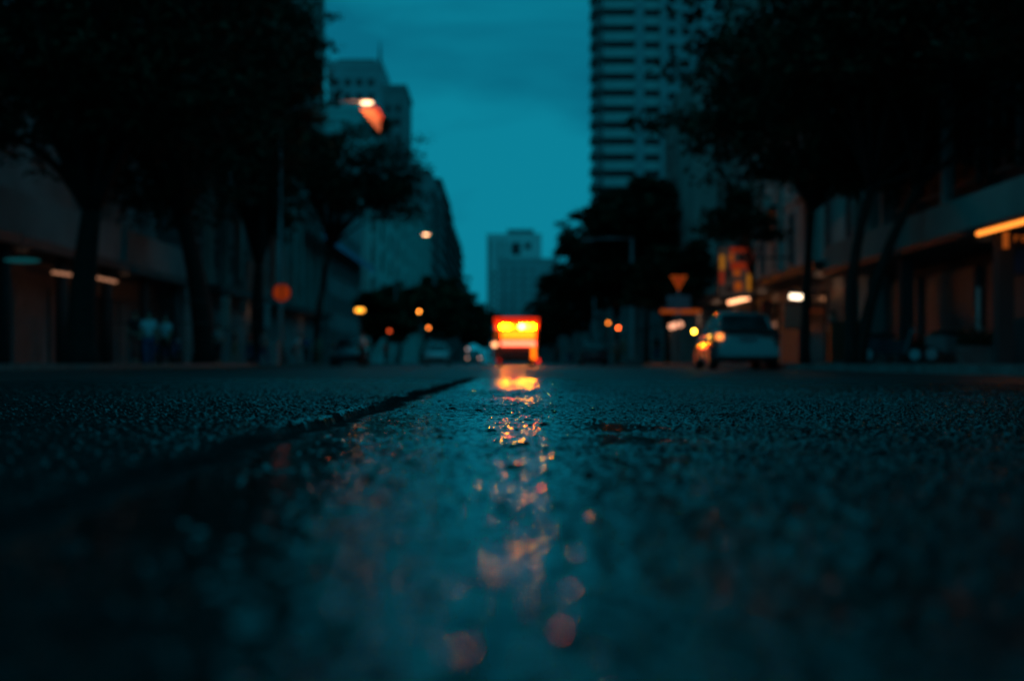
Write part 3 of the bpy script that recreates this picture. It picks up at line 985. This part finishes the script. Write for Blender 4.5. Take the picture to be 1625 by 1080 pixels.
# orange poster board on the right
X0, Z0 = at(1141, 470, 60); X1, Z1 = at(1196, 393, 60)
t = thing('poster_board', 'lit orange, red and yellow poster board over the warm tube light', 'poster', ((X0 + X1) / 2, 60, Z0))
W2, H2 = (X1 - X0) / 2, Z1 - Z0
a = MB(); a.box(-W2 - .06, W2 + .06, .0, .14, -.06, H2 + .06); a.build('board', darkmetal, t)
a = MB(); a.tube([(W2, .07, H2 * .8), (12.2 - t.location.x, .07, H2 * .8)], .04, 8); a.tube([(W2, .07, H2 * .2), (12.2 - t.location.x, .07, H2 * .2)], .04, 8); a.build('bracket', darkmetal, t)
pe = [emit('poster_grey', (.25, .16, .12), .08), emit('poster_red', (1, .07, .01), .17), emit('poster_orange', (1, .17, .01), .24), emit('poster_yellow', (1, .33, .02), .26), emit('poster_dark', (.1, .03, .03), .05)]
a = MB(); a.box(-W2, W2, -.01, -.002, 0, H2, 0)
def U(u0, u1, v0, v1, mi, k=0):
    a.box(-W2 + 2 * W2 * u0, -W2 + 2 * W2 * u1, -.02 - .004 * k, -.012 - .004 * k, H2 * v0, H2 * v1, mi)
U(.02, .16, .55, .85, 3); U(.02, .14, .25, .52, 1); U(.32, .95, .9, 1, 1); U(.34, .56, .55, .7, 1); U(.42, .62, .42, .54, 2); U(.8, .98, .5, .88, 1)
U(.80, .96, .12, .46, 3); U(.45, .66, .12, .3, 2); U(.2, .32, .35, .6, 4); U(.56, .76, .72, .86, 4); U(.2, .4, .1, .2, 4); U(.3, .42, .72, .88, 2); U(.56, .78, .56, .7, 1)
a.build('poster_face', pe, t)


# ------------------------------------------------------------------ food van far down the road
FY = 75.0
t = thing('food_van', 'small food van glowing red, orange and white at the far middle of the road', 'van', (.62, FY, -.003))
F = FPX / FY
def fx(px): return (px - VX) / F - .62
def fz(py): return CH + (VY - py) / F
a = MB()
a.box(-1.12, 1.12, .25, 4.6, .95, 2.28); a.box(-1.12, 1.12, .05, 4.6, .38, .95); a.box(-1.12, -.80, .02, .25, .95, 2.28); a.box(1.02, 1.12, .02, .25, .95, 2.28)
a.box(-1.12, 1.12, .02, 4.6, 2.28, 2.36)
a.build('body', mat('van_body', (.10, .05, .03), .5), t)
a = MB(); a.box(-1.0, 1.0, 4.6, 6.0, .45, 1.9); a.build('cab', mat('van_body', (.1, .05, .03)), t)
a = MB(); a.box(fx(784), fx(855), -.35, .3, fz(513), fz(504)); sg = a.build('roof_sign', emit('van_red', (1, .028, .001), .9), t)
a = MB(); a.box(fx(782), fx(857), -.4, .35, fz(504) + .002, fz(504) + .05); a.build('sign_frame', darkmetal, sg)
a = MB(); a.box(fx(796), fx(850), .19, .24, fz(537), fz(519)); a.build('interior_glow_panel', emit('van_orange', (1, .034, .0007), 20), t)  # emissive panel stands in for the interior wall lit by lamps
a = MB(); a.box(fx(795), fx(850), -.12, .2, fz(548), fz(541)); a.build('counter_light', emit('van_peach', (1, .12, .06), 5.5), t)
a = MB(); a.box(fx(843), fx(850), -.02, .045, fz(570), fz(549)); a.build('side_light_strip', emit('van_yellow', (1, .14, .003), 3.0), t)
a = MB(); a.box(fx(786), fx(854), .0, .18, fz(523), fz(513.2)); a.build('valance', emit('van_valance', (1, .05, .002), 1.2), t)
for k in range(3):
    a = MB(); a.box(fx(800 + k * 17), fx(813 + k * 17), .10, .185, fz(540), fz(536)); a.build('shelf', mat('shelf_brown', (.2, .08, .03), .6), t)
for k, (q, col, st) in enumerate(((798, (1, .29, .0008), 200), (806, (1, .27, .0008), 180), (814, (1, .14, .001), 20), (828, (1, .38, .012), 280), (836, (1, .31, .003), 190), (845, (1, .29, .0008), 200))):
    a = MB(); a.ellipsoid((fx(q), -.16, fz(518)), (.12, .06, .095), 12); bb = a.build('bulb', emit('van_bulb%d' % k, col, st), t)
    a = MB(); a.tube([(fx(q), -.16, fz(518) + .09), (fx(q), -.16, fz(513) - .002)], .03, 8); a.build('socket', darkmetal, bb)
a = MB(); a.ellipsoid((fx(785), -.1, fz(546.5)), (.16, .12, .13), 12); a.build('lantern', emit('van_lantern', (1, .40, .16), 3), t)
a = MB(); a.box(fx(782), fx(845), -.02, .045, .42, .93); a.build('tailgate', mat('tailgate', (.14, .05, .025), .4), t)
a = MB(); a.box(-1.1, 1.1, -.1, .04, .22, .37); a.build('bumper', blacky, t)
for sx_ in (-.85, .85):
    for yy in (.9, 4.9):
        wme = MB(); wme.tube([(sx_ - .12, yy, .33), (sx_ + .12, yy, .33)], .33, 20); wh = wme.build('wheel', rubber, t)
        a = MB(); a.tube([(sx_ - .13, yy, .33), (sx_ + .13, yy, .33)], .17, 14); a.build('rim', rimm, wh)
for q, st in ((856, 2.6), (789, .5)):
    a = MB(); a.ellipsoid((fx(q) - (.08 if q > 800 else -.1), -.13, .3), (.1, .04, .08), 10); a.build('tail_light', emit('tail_%d' % q, (1, .02, .006), st), t)


# ------------------------------------------------------------------ cars
def car(label, x, y, paint, away=True, group='cars on the road', lights=None, scale=1.0):
    """sedan, 4.5 m long, built with its rear at y=0 looking down +y (away) or turned round"""
    t = thing('car', label, 'car', (x, y, -.003), 0 if away else math.pi, group=group)
    # body: lower shell lofted along the length; stations (y, half width, z bottom, z top)
    st = [(0.0, .70, .34, .78), (.06, .80, .28, .97), (.25, .86, .24, 1.02), (.8, .89, .20, 1.03), (1.4, .90, .19, .98), (2.2, .90, .19, .96), (3.0, .90, .19, .95), (3.5, .89, .20, .92), (4.0, .86, .22, .82), (4.35, .80, .26, .70), (4.5, .66, .32, .58)]
    rings = []
    for yy, hw, zb, zt in st:
        r_ = []
        pr = [(-.96, 0), (-1, .18), (-1.0, .55), (-.97, .85), (-.86, 1.0), (-.4, 1.02), (.4, 1.02), (.86, 1.0), (.97, .85), (1.0, .55), (1, .18), (.96, 0)]
        for u, v in pr:
            r_.append((u * hw, yy, zb + (zt - zb) * v))
        rings.append(r_)
    a = MB(); a.loft(rings)
    # roof skin and pillars
    cab = [(.42, .70, 1.02), (.95, .60, 1.38), (1.5, .59, 1.46), (2.2, .59, 1.45), (2.6, .60, 1.38), (3.35, .72, .95)]
    up = [[(-w_, yy, z), (-w_ * .85, yy, z + .035), (0, yy, z + .05), (w_ * .85, yy, z + .035), (w_, yy, z), (w_ * .9, yy, z - .03), (-w_ * .9, yy, z - .03)] for yy, w_, z in cab[1:5]]
    a.loft(up)
    for sx_ in (-1, 1):
        a.tube([(sx_ * .70, .40, 1.0), (sx_ * .64, .70, 1.25), (sx_ * .59, .97, 1.39)], [.06, .05, .04], 6)
        a.tube([(sx_ * .60, 2.58, 1.39), (sx_ * .67, 2.98, 1.18), (sx_ * .74, 3.36, .94)], [.035, .035, .04], 6)
        a.tube([(sx_ * .80, 1.75, .96), (sx_ * .60, 1.80, 1.42)], .035, 6)
    a.build('body', paint, t)
    gl = [[(-.76, .40, 1.03), (.76, .40, 1.03), (.60, .93, 1.41), (-.60, .93, 1.41)]]
    a = MB(); a.face(gl[0]); a.build('rear_window', glass, t)
    a = MB(); a.face([(.73, 3.33, .95), (-.73, 3.33, .95), (-.58, 2.6, 1.38), (.58, 2.6, 1.38)]); a.build('windshield', glass, t)
    for sx_ in (-1, 1):
        for (ya, yb, yc, yd) in ((.55, 1.70, 1.72, 1.0), (1.80, 3.2, 2.56, 1.84)):
            p_ = [(sx_ * .80, ya, .98), (sx_ * .80, yb, .96), (sx_ * .61, yc, 1.38), (sx_ * .61, yd, 1.39)]
            a = MB(); a.face(p_ if sx_ > 0 else p_[::-1]); a.build('side_window', glass, t)
        for yy in (.92, 3.62):
            a = MB(); a.tube([(sx_ * .70, yy, .325), (sx_ * .915, yy, .325)], .325, 24); wh = a.build('wheel', rubber, t)
            a = MB(); a.tube([(sx_ * .84, yy, .325), (sx_ * .925, yy, .325)], .20, 18); a.build('rim', rimm, wh)
        a = MB(); a.ellipsoid((sx_ * 1.0, 2.98, 1.03), (.10, .07, .075), 12); mi_ = a.build('door_mirror', paint, t)
        a = MB(); a.box(min(sx_ * .68, sx_ * .84), max(sx_ * .68, sx_ * .84), -.02, .12, .76, .90)
        a.build('tail_light', (lights or {}).get('tail%d' % sx_, mat('tail_lens', (.22, .012, .01), .25)), t)
        a = MB(); a.ellipsoid((sx_ * .66, 4.36, .62), (.16, .12, .08), 12)
        a.build('headlight', (lights or {}).get('head%d' % sx_, mat('head_lens', (.5, .5, .5), .15)), t)
        for yy in (2.15, 1.2):
            a = MB(); a.box(min(sx_ * .895, sx_ * .925), max(sx_ * .895, sx_ * .925), yy, yy + .18, .84, .87); a.build('door_handle', paint, t)
        if sx_ < 0 and (lights or {}).get('mirror'):
            a = MB(); a.ellipsoid((-1.06, 2.9, 1.02), (.05, .04, .05), 10); a.build('indicator', lights['mirror'], mi_)
    a = MB(); a.box(-.80, .80, -.055, .10, .36, .58); a.build('bumper', paint, t)
    a = MB(); a.box(-.74, .74, -.04, .2, .925, 1.02); a.build('boot_trim', blacky, t)
    a = MB(); a.box(-.24, .24, -.035, .02, .68, .80); a.build('number_plate', mat('plate', (.2, .22, .24), .5), t)
    a = MB(); a.box(-.60, .60, 4.42, 4.53, .36, .52); a.build('grille', blacky, t)
    t.scale = (1, 1, 1.06)
    return t


car('silver sedan parked at the right kerb with amber side lights lit', 6.48, 37.7, silver, True, 'cars on the street',
    {'mirror': emit('amber_ind', (1, .5, .03), 26), 'tail-1': emit('amber_tail', (1, .26, .05), 2.4)})
car('dark car parked at the left kerb beside the walking person in white', -8.35, 79.5, darkp, False, 'cars on the street')
car('small white car far down the left lane', -4.85, 106, whitep, False, 'cars on the street')
hl = emit('far_head', (1, .55, .42), 1.6)
car('far car with dim headlights just left of the van', -3.3, 158, darkp, False, 'cars on the street', {'head1': hl, 'head-1': hl})
car('dark car half hidden behind the people on the right side', 6.1, 96, darkp, True, 'cars on the street')


# ------------------------------------------------------------------ people
def skin_obj(name, verts, edges, radii, root, material, parent, lev=1):
    me_ = bpy.data.meshes.new(name)
    me_.from_pydata([tuple(v) for v in verts], edges, [])
    o = bpy.data.objects.new(name, me_)
    COL.objects.link(o)
    md = o.modifiers.new('skin', 'SKIN')
    md.use_smooth_shade = True
    if not me_.skin_vertices:
        raise RuntimeError('no skin layer')
    for i, r_ in enumerate(radii):
        sv = me_.skin_vertices[0].data[i]
        sv.radius = (r_, r_) if not hasattr(r_, '__len__') else r_
        sv.use_root = (i == root)
        sv.use_loose = False
    if lev:
        s2 = o.modifiers.new('sub', 'SUBSURF'); s2.levels = lev; s2.render_levels = lev
    me_.materials.append(material)
    o.parent = parent
    return o


def person(label, x, y, h, shirt, trousers, rz=0, walk=.0, armL=.1, armR=.1, carry=None, bend=0.0, group='people on the pavements'):
    zb = .15 if (x < KL or x > KR) else -.003
    t = thing('person', label, 'person', (x, y, zb), rz, group=group)
    k = h / 1.72
    V = lambda a, b_, c: Vector((a, b_ - bend * max(0, c - .95) * .9, c - bend * max(0, c - .95) * .25)) * k
    vs, es, rs = [], [], []
    def add(p_, r_, link=None):
        vs.append(p_); rs.append(r_ * k)
        if link is not None: es.append((link, len(vs) - 1))
        return len(vs) - 1
    pel = add(V(0, 0, .93), .125); wst = add(V(0, .0, 1.08), .115, pel); che = add(V(0, .0, 1.28), .135, wst)
    nb = add(V(0, .01, 1.43), .075, che); nk = add(V(0, .0, 1.49), .052, nb)
    jaw = add(V(0, -.02, 1.56), .062, nk); hd = add(V(0, -.005, 1.63), .082, jaw); tp = add(V(0, .0, 1.68), .06, hd)
    add(V(0, -.095, 1.595), .012, jaw)         # nose
    J = {}
    for s_, sw, ar in ((-1, walk, armL), (1, -walk, armR)):
        hip = add(V(s_ * .095, 0, .87), .095, pel)
        kn = add(Vector((s_ * .10, -sw * .55, .48 + abs(sw) * .02)) * k, .062, hip)
        an = add(Vector((s_ * .10, -sw * (1.0 if sw > 0 else .75) * .9 + (.06 if sw < 0 else 0), .09 + (0.03 if sw < 0 else 0))) * k, .042, kn)
        p_ = vs[an] / k
        add(Vector((s_ * .11, p_.y - .14, .04 + (p_.z - .09) * .4)) * k, .036, an)
        sh = add(V(s_ * .175, .01, 1.39), .058, che)
        el = add(V(s_ * (.215 + ar * .15), sw * .25, 1.12), .043, sh)
        wr = add(V(s_ * (.22 + ar * .2), sw * .45 - ar * .35, .90 + ar * .35), .028, el)
        pm = add(V(s_ * (.22 + ar * .2), sw * .48 - ar * .45, .83 + ar * .38), .03, wr)
        c = vs[pm] / k; d_ = (vs[pm] - vs[wr]).normalized(); 
        for q in range(4):
            b0 = Vector((0, (q - 1.5) * .019, 0))
            f1 = add((c + b0 + d_ * .035) * k, .0095, pm)
            add((c + b0 + d_ * (.07 + .008 * (1.5 - abs(q - 1.5))) + Vector((-s_ * .012, 0, 0))) * k, .0075, f1)
        th_ = add((c + Vector((0, -.036, .02))) * k, .010, pm); add((c + Vector((-s_ * .005, -.05, -.012))) * k, .008, th_)
        J[s_] = (hip, kn, an, sh, el, wr)
    skin_obj('body', vs, es, rs, pel, skinm, t)
    # shirt
    q = [vs[pel] + Vector((0, 0, .02)) * k, vs[wst], vs[che], vs[nb] - Vector((0, 0, .02)) * k]
    rr = [.145 * k, .135 * k, .158 * k, .085 * k]; ed = [(0, 1), (1, 2), (2, 3)]
    for s_ in (-1, 1):
        _, _, _, sh, el, _ = J[s_]
        i0 = len(q); q += [vs[sh], vs[sh].lerp(vs[el], .75)]; rr += [.075 * k, .062 * k]; ed += [(2, i0), (i0, i0 + 1)]
    skin_obj('shirt', q, ed, rr, 0, shirt, t)
    q = [vs[pel]]; rr = [.14 * k]; ed = []
    for s_ in (-1, 1):
        hip, kn, an, *_ = J[s_]
        i0 = len(q); q += [vs[hip], vs[kn], vs[an] + Vector((0, 0, .01))]; rr += [.108 * k, .078 * k, .062 * k]; ed += [(0, i0), (i0, i0 + 1), (i0 + 1, i0 + 2)]
    skin_obj('trousers', q, ed, rr, 0, trousers, t)
    a = MB(); c = vs[hd]; a.ellipsoid((c.x, c.y + .018 * k, c.z + .025 * k), (.088 * k, .098 * k, .088 * k), 14); a.build('hair', hairm, t)
    if carry is not None:
        a = MB(); w_ = vs[J[1][5]]
        a.loft([[(w_.x - .05, w_.y - .14, w_.z - .45), (w_.x + .06, w_.y - .14, w_.z - .45), (w_.x + .06, w_.y + .14, w_.z - .45), (w_.x - .05, w_.y + .14, w_.z - .45)],
                [(w_.x - .03, w_.y - .12, w_.z - .14), (w_.x + .03, w_.y - .12, w_.z - .14), (w_.x + .03, w_.y + .12, w_.z - .14), (w_.x - .03, w_.y + .12, w_.z - .14)]], smooth=False)
        a.tube([(w_.x, w_.y - .08, w_.z - .15), (w_.x, w_.y, w_.z - .06), (w_.x, w_.y + .08, w_.z - .15)], .008, 6)
        b_ = a.build('bag', carry)
        b_.matrix_world = Matrix.Translation((x, y, zb)) @ Matrix.Rotation(rz, 4, 'Z')
        tag(b_, 'small carrier bag held by the person ' + label.split('person ')[1][:40].rsplit(' ', 1)[0], 'bag')
    return t


sw = mat('shirt_white', (.6, .62, .66), .8, var=.1); sgr = mat('shirt_grey', (.3, .3, .3), .8, var=.1)
sr = mat('shirt_red', (.45, .06, .05), .8, var=.1); sbk = mat('cloth_black', (.02, .02, .022), .8); sbl = mat('cloth_blue', (.05, .09, .2), .8)
stn = mat('cloth_tan', (.32, .22, .15), .8)
def pp(px, Y): return (px - VX) / FPX * Y
person('person in a pale shirt and blue trousers, left of two by the leaning tree', pp(236, 44), 44, 1.78, sw, sbl, .4, .12)
person('person in a pale shirt and dark trousers, right of two by the leaning tree', pp(263, 45), 45, 1.70, sw, sbk, -.5, .18, armL=.5)
person('person in dark clothes walking beneath the left arcade tube light', pp(214, 47), 47, 1.74, sbk, sr, .9, .3)
person('person in grey bending forward near the round orange sign', pp(466, 72), 72, 1.72, sw, sgr, 2.2, .3, armL=.7, armR=.7, bend=.6)
person('person in tan standing by the slim left tree trunk', pp(506, 84), 84, 1.76, stn, stn, .1, .1)
person('person in blue grey left of the round orange sign', pp(418, 66), 66, 1.7, sgr, sbl, -.8, .22)
person('person in white walking beside the dark car on the left', pp(575, 73), 73, 1.78, sw, sbk, 1.2, .38, armR=.4)
person('person in dark red farther down the left pavement', pp(612, 98), 98, 1.7, sr, sbk, .3, .2)
for i, (px, Y, sh_, tr_, rz, lb) in enumerate((
        (346, 62, sgr, sbk, .7, 'person in grey right of the leaning left trunk'),
        (372, 68, sbk, stn, -1.1, 'person in black with tan trousers under the grey upright sign'),
        (396, 70, sr, sbl, 2.0, 'person in red left of the pale utility cabinet'),
        (486, 80, sbl, sbk, .3, 'person in blue between the bending person and the person in tan'),
        (532, 88, sgr, sgr, 1.6, 'person all in grey left of the dark car'),
        (548, 92, sw, sbl, -.6, 'person in white with blue trousers behind the dark car'),
        (884, 120, sr, sbk, .4, 'person in red, leftmost of the walkers right of the van'),
        (903, 118, sgr, sbl, -.4, 'person in grey between the walkers in red and tan'),
        (932, 104, stn, sbk, 1.1, 'person in tan below the thin grey post'),
        (952, 100, sw, sbl, 2.4, 'person in white below the red traffic light'),
        (976, 98, sgr, stn, .2, 'person in grey and tan right of the red traffic light'),
        (990, 92, stn, stn, -.7, 'person in tan at the foot of the unlit mast'),
        (1042, 84, sbk, sbl, .5, 'person in black between the mast and the triangular sign'),
        (1322, 46, sgr, sbk, .6, 'person in grey standing right of the silver car'))):
    X = pp(px, Y)
    person(lb, X, Y, 1.66 + .03 * (i % 4), sh_, tr_, rz, .1 + .05 * (i % 4), armL=.1 * (i % 5))


# ------------------------------------------------------------------ things along the kerbs
def scooter(label, x, y, rz, body):
    t = thing('scooter', label, 'scooter', (x, y, .15 if (x < KL or x > KR) else -.003), rz, group='scooters parked on the pavements')
    for yy in (-.6, .62):
        a = MB()
        c = [(0, yy + .2 * math.cos(q), .25 + .2 * math.sin(q)) for q in [2 * math.pi * i / 20 for i in range(21)]]
        a.tube(c, .05, 8, caps=False); wh = a.build('wheel', rubber, t)
        a = MB(); a.tube([(-.05, yy, .25), (.05, yy, .25)], .14, 14); a.build('rim', rimm, wh)
    a = MB(); a.loft([[(-.12, -.42, .3), (.12, -.42, .3), (.14, -.40, .62), (-.14, -.40, .62)], [(-.13, .3, .28), (.13, .3, .28), (.16, .3, .70), (-.16, .3, .70)], [(-.08, .78, .5), (.08, .78, .5), (.1, .78, .72), (-.1, .78, .72)]][0:3], smooth=False)
    a.loft([[(-.2, -.40, .28), (.2, -.40, .28), (.2, -.34, .28), (-.2, -.34, .28)], [(-.16, -.56, .95), (.16, -.56, .95), (.16, -.5, .95), (-.16, -.5, .95)]], smooth=False)
    a.build('body', body, t)
    a = MB(); a.ellipsoid((0, .28, .76), (.15, .42, .08), 14); a.build('seat', rubber, t)
    a = MB(); a.tube([(0, -.6, .3), (0, -.5, .98)], .03, 8); a.tube([(-.32, -.42, 1.04), (0, -.5, 1.0), (.32, -.42, 1.04)], .018, 8); a.build('handlebar', darkmetal, t)
    a = MB(); a.ellipsoid((0, -.59, .88), (.08, .05, .07), 12); a.build('headlight', mat('head_lens', (.5, .5, .5), .15), t)
    return t


scooter('dark scooter parked before the shutters, left one under the right arcade', pp(1415, 38), 38, 1.2, darkp)
scooter('pale scooter parked before the shutters, right one under the right arcade', pp(1520, 35), 35, 1.4, silver)
scooter('blue scooter parked between the two left tree trunks', pp(268, 56), 56, .9, mat('scoot_blue', (.05, .15, .3), .3))
scooter('scooter parked behind the bending person', pp(440, 78), 78, .8, darkp)
for px, Y, lb, m_ in ((428, 70, 'pale utility cabinet below the round orange sign', mat('cab_teal', (.35, .42, .42), .6)), (1338, 43, 'dull red utility cabinet beside the forked tree', mat('cab_red', (.25, .06, .03), .6))):
    x_ = pp(px, Y)
    t = thing('utility_cabinet', lb, 'cabinet', (x_, Y, .15 if (x_ < KL or x_ > KR) else -.003))
    a = MB(); a.box(-.42, .42, -.25, .25, .08, 1.22); a.build('case', m_, t)
    a = MB(); a.box(-.38, -.01, -.27, -.252, .14, 1.14); a.build('door', m_, t)
    a = MB(); a.box(.01, .38, -.27, -.252, .14, 1.14); a.build('door', m_, t)
    a = MB(); a.box(-.46, .46, -.29, .29, 1.222, 1.28); a.build('lid', m_, t)
    a = MB(); a.box(-.45, .45, -.28, .28, -.01, .078); a.build('plinth', concrete, t)
def planter(px, Y, label, s_):
    t = thing('planter', label, 'planter', (pp(px, Y), Y, .15), group='planters under the right arcade')
    a = MB(); a.loft([[(-.5, -.22, -.005), (.5, -.22, -.005), (.5, .22, -.005), (-.5, .22, -.005)], [(-.58, -.27, .42), (.58, -.27, .42), (.58, .27, .42), (-.58, .27, .42)]], smooth=False); a.build('trough', concrete, t)
    g_ = np.random.default_rng(s_); a = MB()
    for _ in range(500):
        c = Vector((g_.uniform(-.55, .55), g_.uniform(-.25, .25), .45 + abs(g_.normal(0, .16))))
        d_ = Vector(g_.normal(0, 1, 3)).normalized() * .07; e = d_.cross(Vector(g_.normal(0, 1, 3))).normalized() * .03
        a.face([c - d_, c + e, c + d_, c - e])
    a.build('shrub', leafd, t)
planter(1452, 40.5, 'long planter with a low shrub, nearest the forked tree', 1)
planter(1560, 33, 'long planter with a low shrub below the neon tube', 2)

# grey downpipe-like post at the right arcade
t = thing('post', 'pale slim post before the shutters under the neon tube', 'post', (pp(1553, 33.5), 33.5, .15))
a = MB(); a.tube([(0, 0, -.01), (0, 0, 1.75)], .055, 10); a.build('shaft', pale, t)
a = MB(); a.ellipsoid((0, 0, 1.77), (.07, .07, .05), 12); a.build('finial', pale, t)

# weak warm shop light under the canopies (real lamps of the shops)
for (x_, y_, z_, p_) in ((-17.6, 52, 3.9, 1.2), (-17.6, 66, 3.9, 1.5), (-16.5, 95, 3.6, 10), (-15.8, 120, 3.6, 12), (11.6, 52, 2.9, 7), (11.6, 64, 2.9, 8), (11.2, 75, 2.9, 12), (11.5, 34, 2.8, .6), (12.2, 92, 3, 14), (12.2, 108, 3, 14)):
    lamp_light('shop_light', (x_, y_, z_), p_ * .30, (1, .55, .35), .2)


# ------------------------------------------------------------------ hanging shop signs and wall units
def wall_sign(px, py0, py1, Y, wpx, m_, label, side):
    X, Z0 = at(px, py1, Y); _, Z1 = at(px, py0, Y); wd = wpx / FPX * Y
    t = thing('shop_sign', label, 'sign', (X, Y, Z0), group='hanging signs on the shop fronts')
    a = MB(); a.box(-wd / 2, wd / 2, 0, .12, 0, Z1 - Z0); a.build('board', m_, t)
    a = MB(); a.box(-wd / 2 - .03, wd / 2 + .03, .01, .11, Z1 - Z0 + .002, Z1 - Z0 + .05); a.box(-wd / 2 - .03, wd / 2 + .03, .01, .11, -.05, -.002); a.build('frame', darkmetal, t)
    wx = (-18.6 if Y < 76 else -17.1) if side < 0 else 12.2
    a = MB()
    for q in (.15, .85):
        a.tube([((wd / 2) * (1 if side > 0 else -1), .06, (Z1 - Z0) * q), (wx - X, .06, (Z1 - Z0) * q)], .025, 6)
    a.build('bracket', darkmetal, t)
    return t


wall_sign(424, 480, 520, 82, 8, mat('sign_pale', (.5, .55, .55), .5), 'pale narrow upright sign left of the round orange sign', -1)
wall_sign(198, 378, 432, 64, 12, mat('sign_redbrown', (.35, .04, .03), .5), 'dim red upright sign between the two thick left trunks', -1)
wall_sign(219, 372, 420, 70, 16, mat('sign_teal2', (.25, .4, .42), .5), 'dim teal upright sign beside the red one', -1)
wall_sign(385, 445, 495, 88, 9, mat('sign_grey', (.35, .35, .33), .5), 'grey upright sign behind the leaning left trunk', -1)
wall_sign(358, 470, 520, 60, 14, mat('sign_beige', (.4, .33, .3), .6), 'beige cloth sign right of the leaning left trunk', -1)
wall_sign(1262, 482, 520, 54, 34, mat('sign_taupe', (.3, .22, .18), .6), 'taupe panel under the short white lamp', 1)
wall_sign(1216, 478, 500, 58, 14, mat('sign_redbrown', (.35, .04, .03), .5), 'dim red panel above the silver car roof', 1)
wall_sign(1500, 205, 330, 37, 7, mat('sign_pale', (.5, .55, .55), .5), 'tall pale narrow banner above the right fascia', 1)
wall_sign(1265, 128, 172, 47, 7, mat('sign_white', (.8, .85, .85), .5), 'small white upright banner glimpsed between the right crowns', 1)
wall_sign(1222, 148, 172, 52, 6, mat('sign_white', (.8, .85, .85), .5), 'tiny white banner left of the small white one', 1)

for (x_, ys_, zs_, par_, sgn) in ((-16.5, frange(176, 310, 17.1), (7.4, 15.0), 'arcade_building', 1), (12.2, frange(51.7, 78, 6.8), (7.2, 10.7, 14.2), 'row_house', -1), (-17.1, frange(83, 130, 9.2), (9.2, 16.2), 'office_tower', 1), (12.9, frange(20, 46, 6.2), (8.0, 11.4), 'arcade_shop', -1)):
    par = bpy.data.objects[par_]
    for y_ in ys_:
        for z_ in zs_:
            a = MB(); a.box(min(0, sgn * .42), max(0, sgn * .42), -.42, .42, 0, .6); a.box(min(sgn * .42, sgn * .44), max(sgn * .42, sgn * .44), -.3, .3, .08, .5, 1)
            a.build('air_conditioner', [cream, blacky], par, (x_, y_, z_))
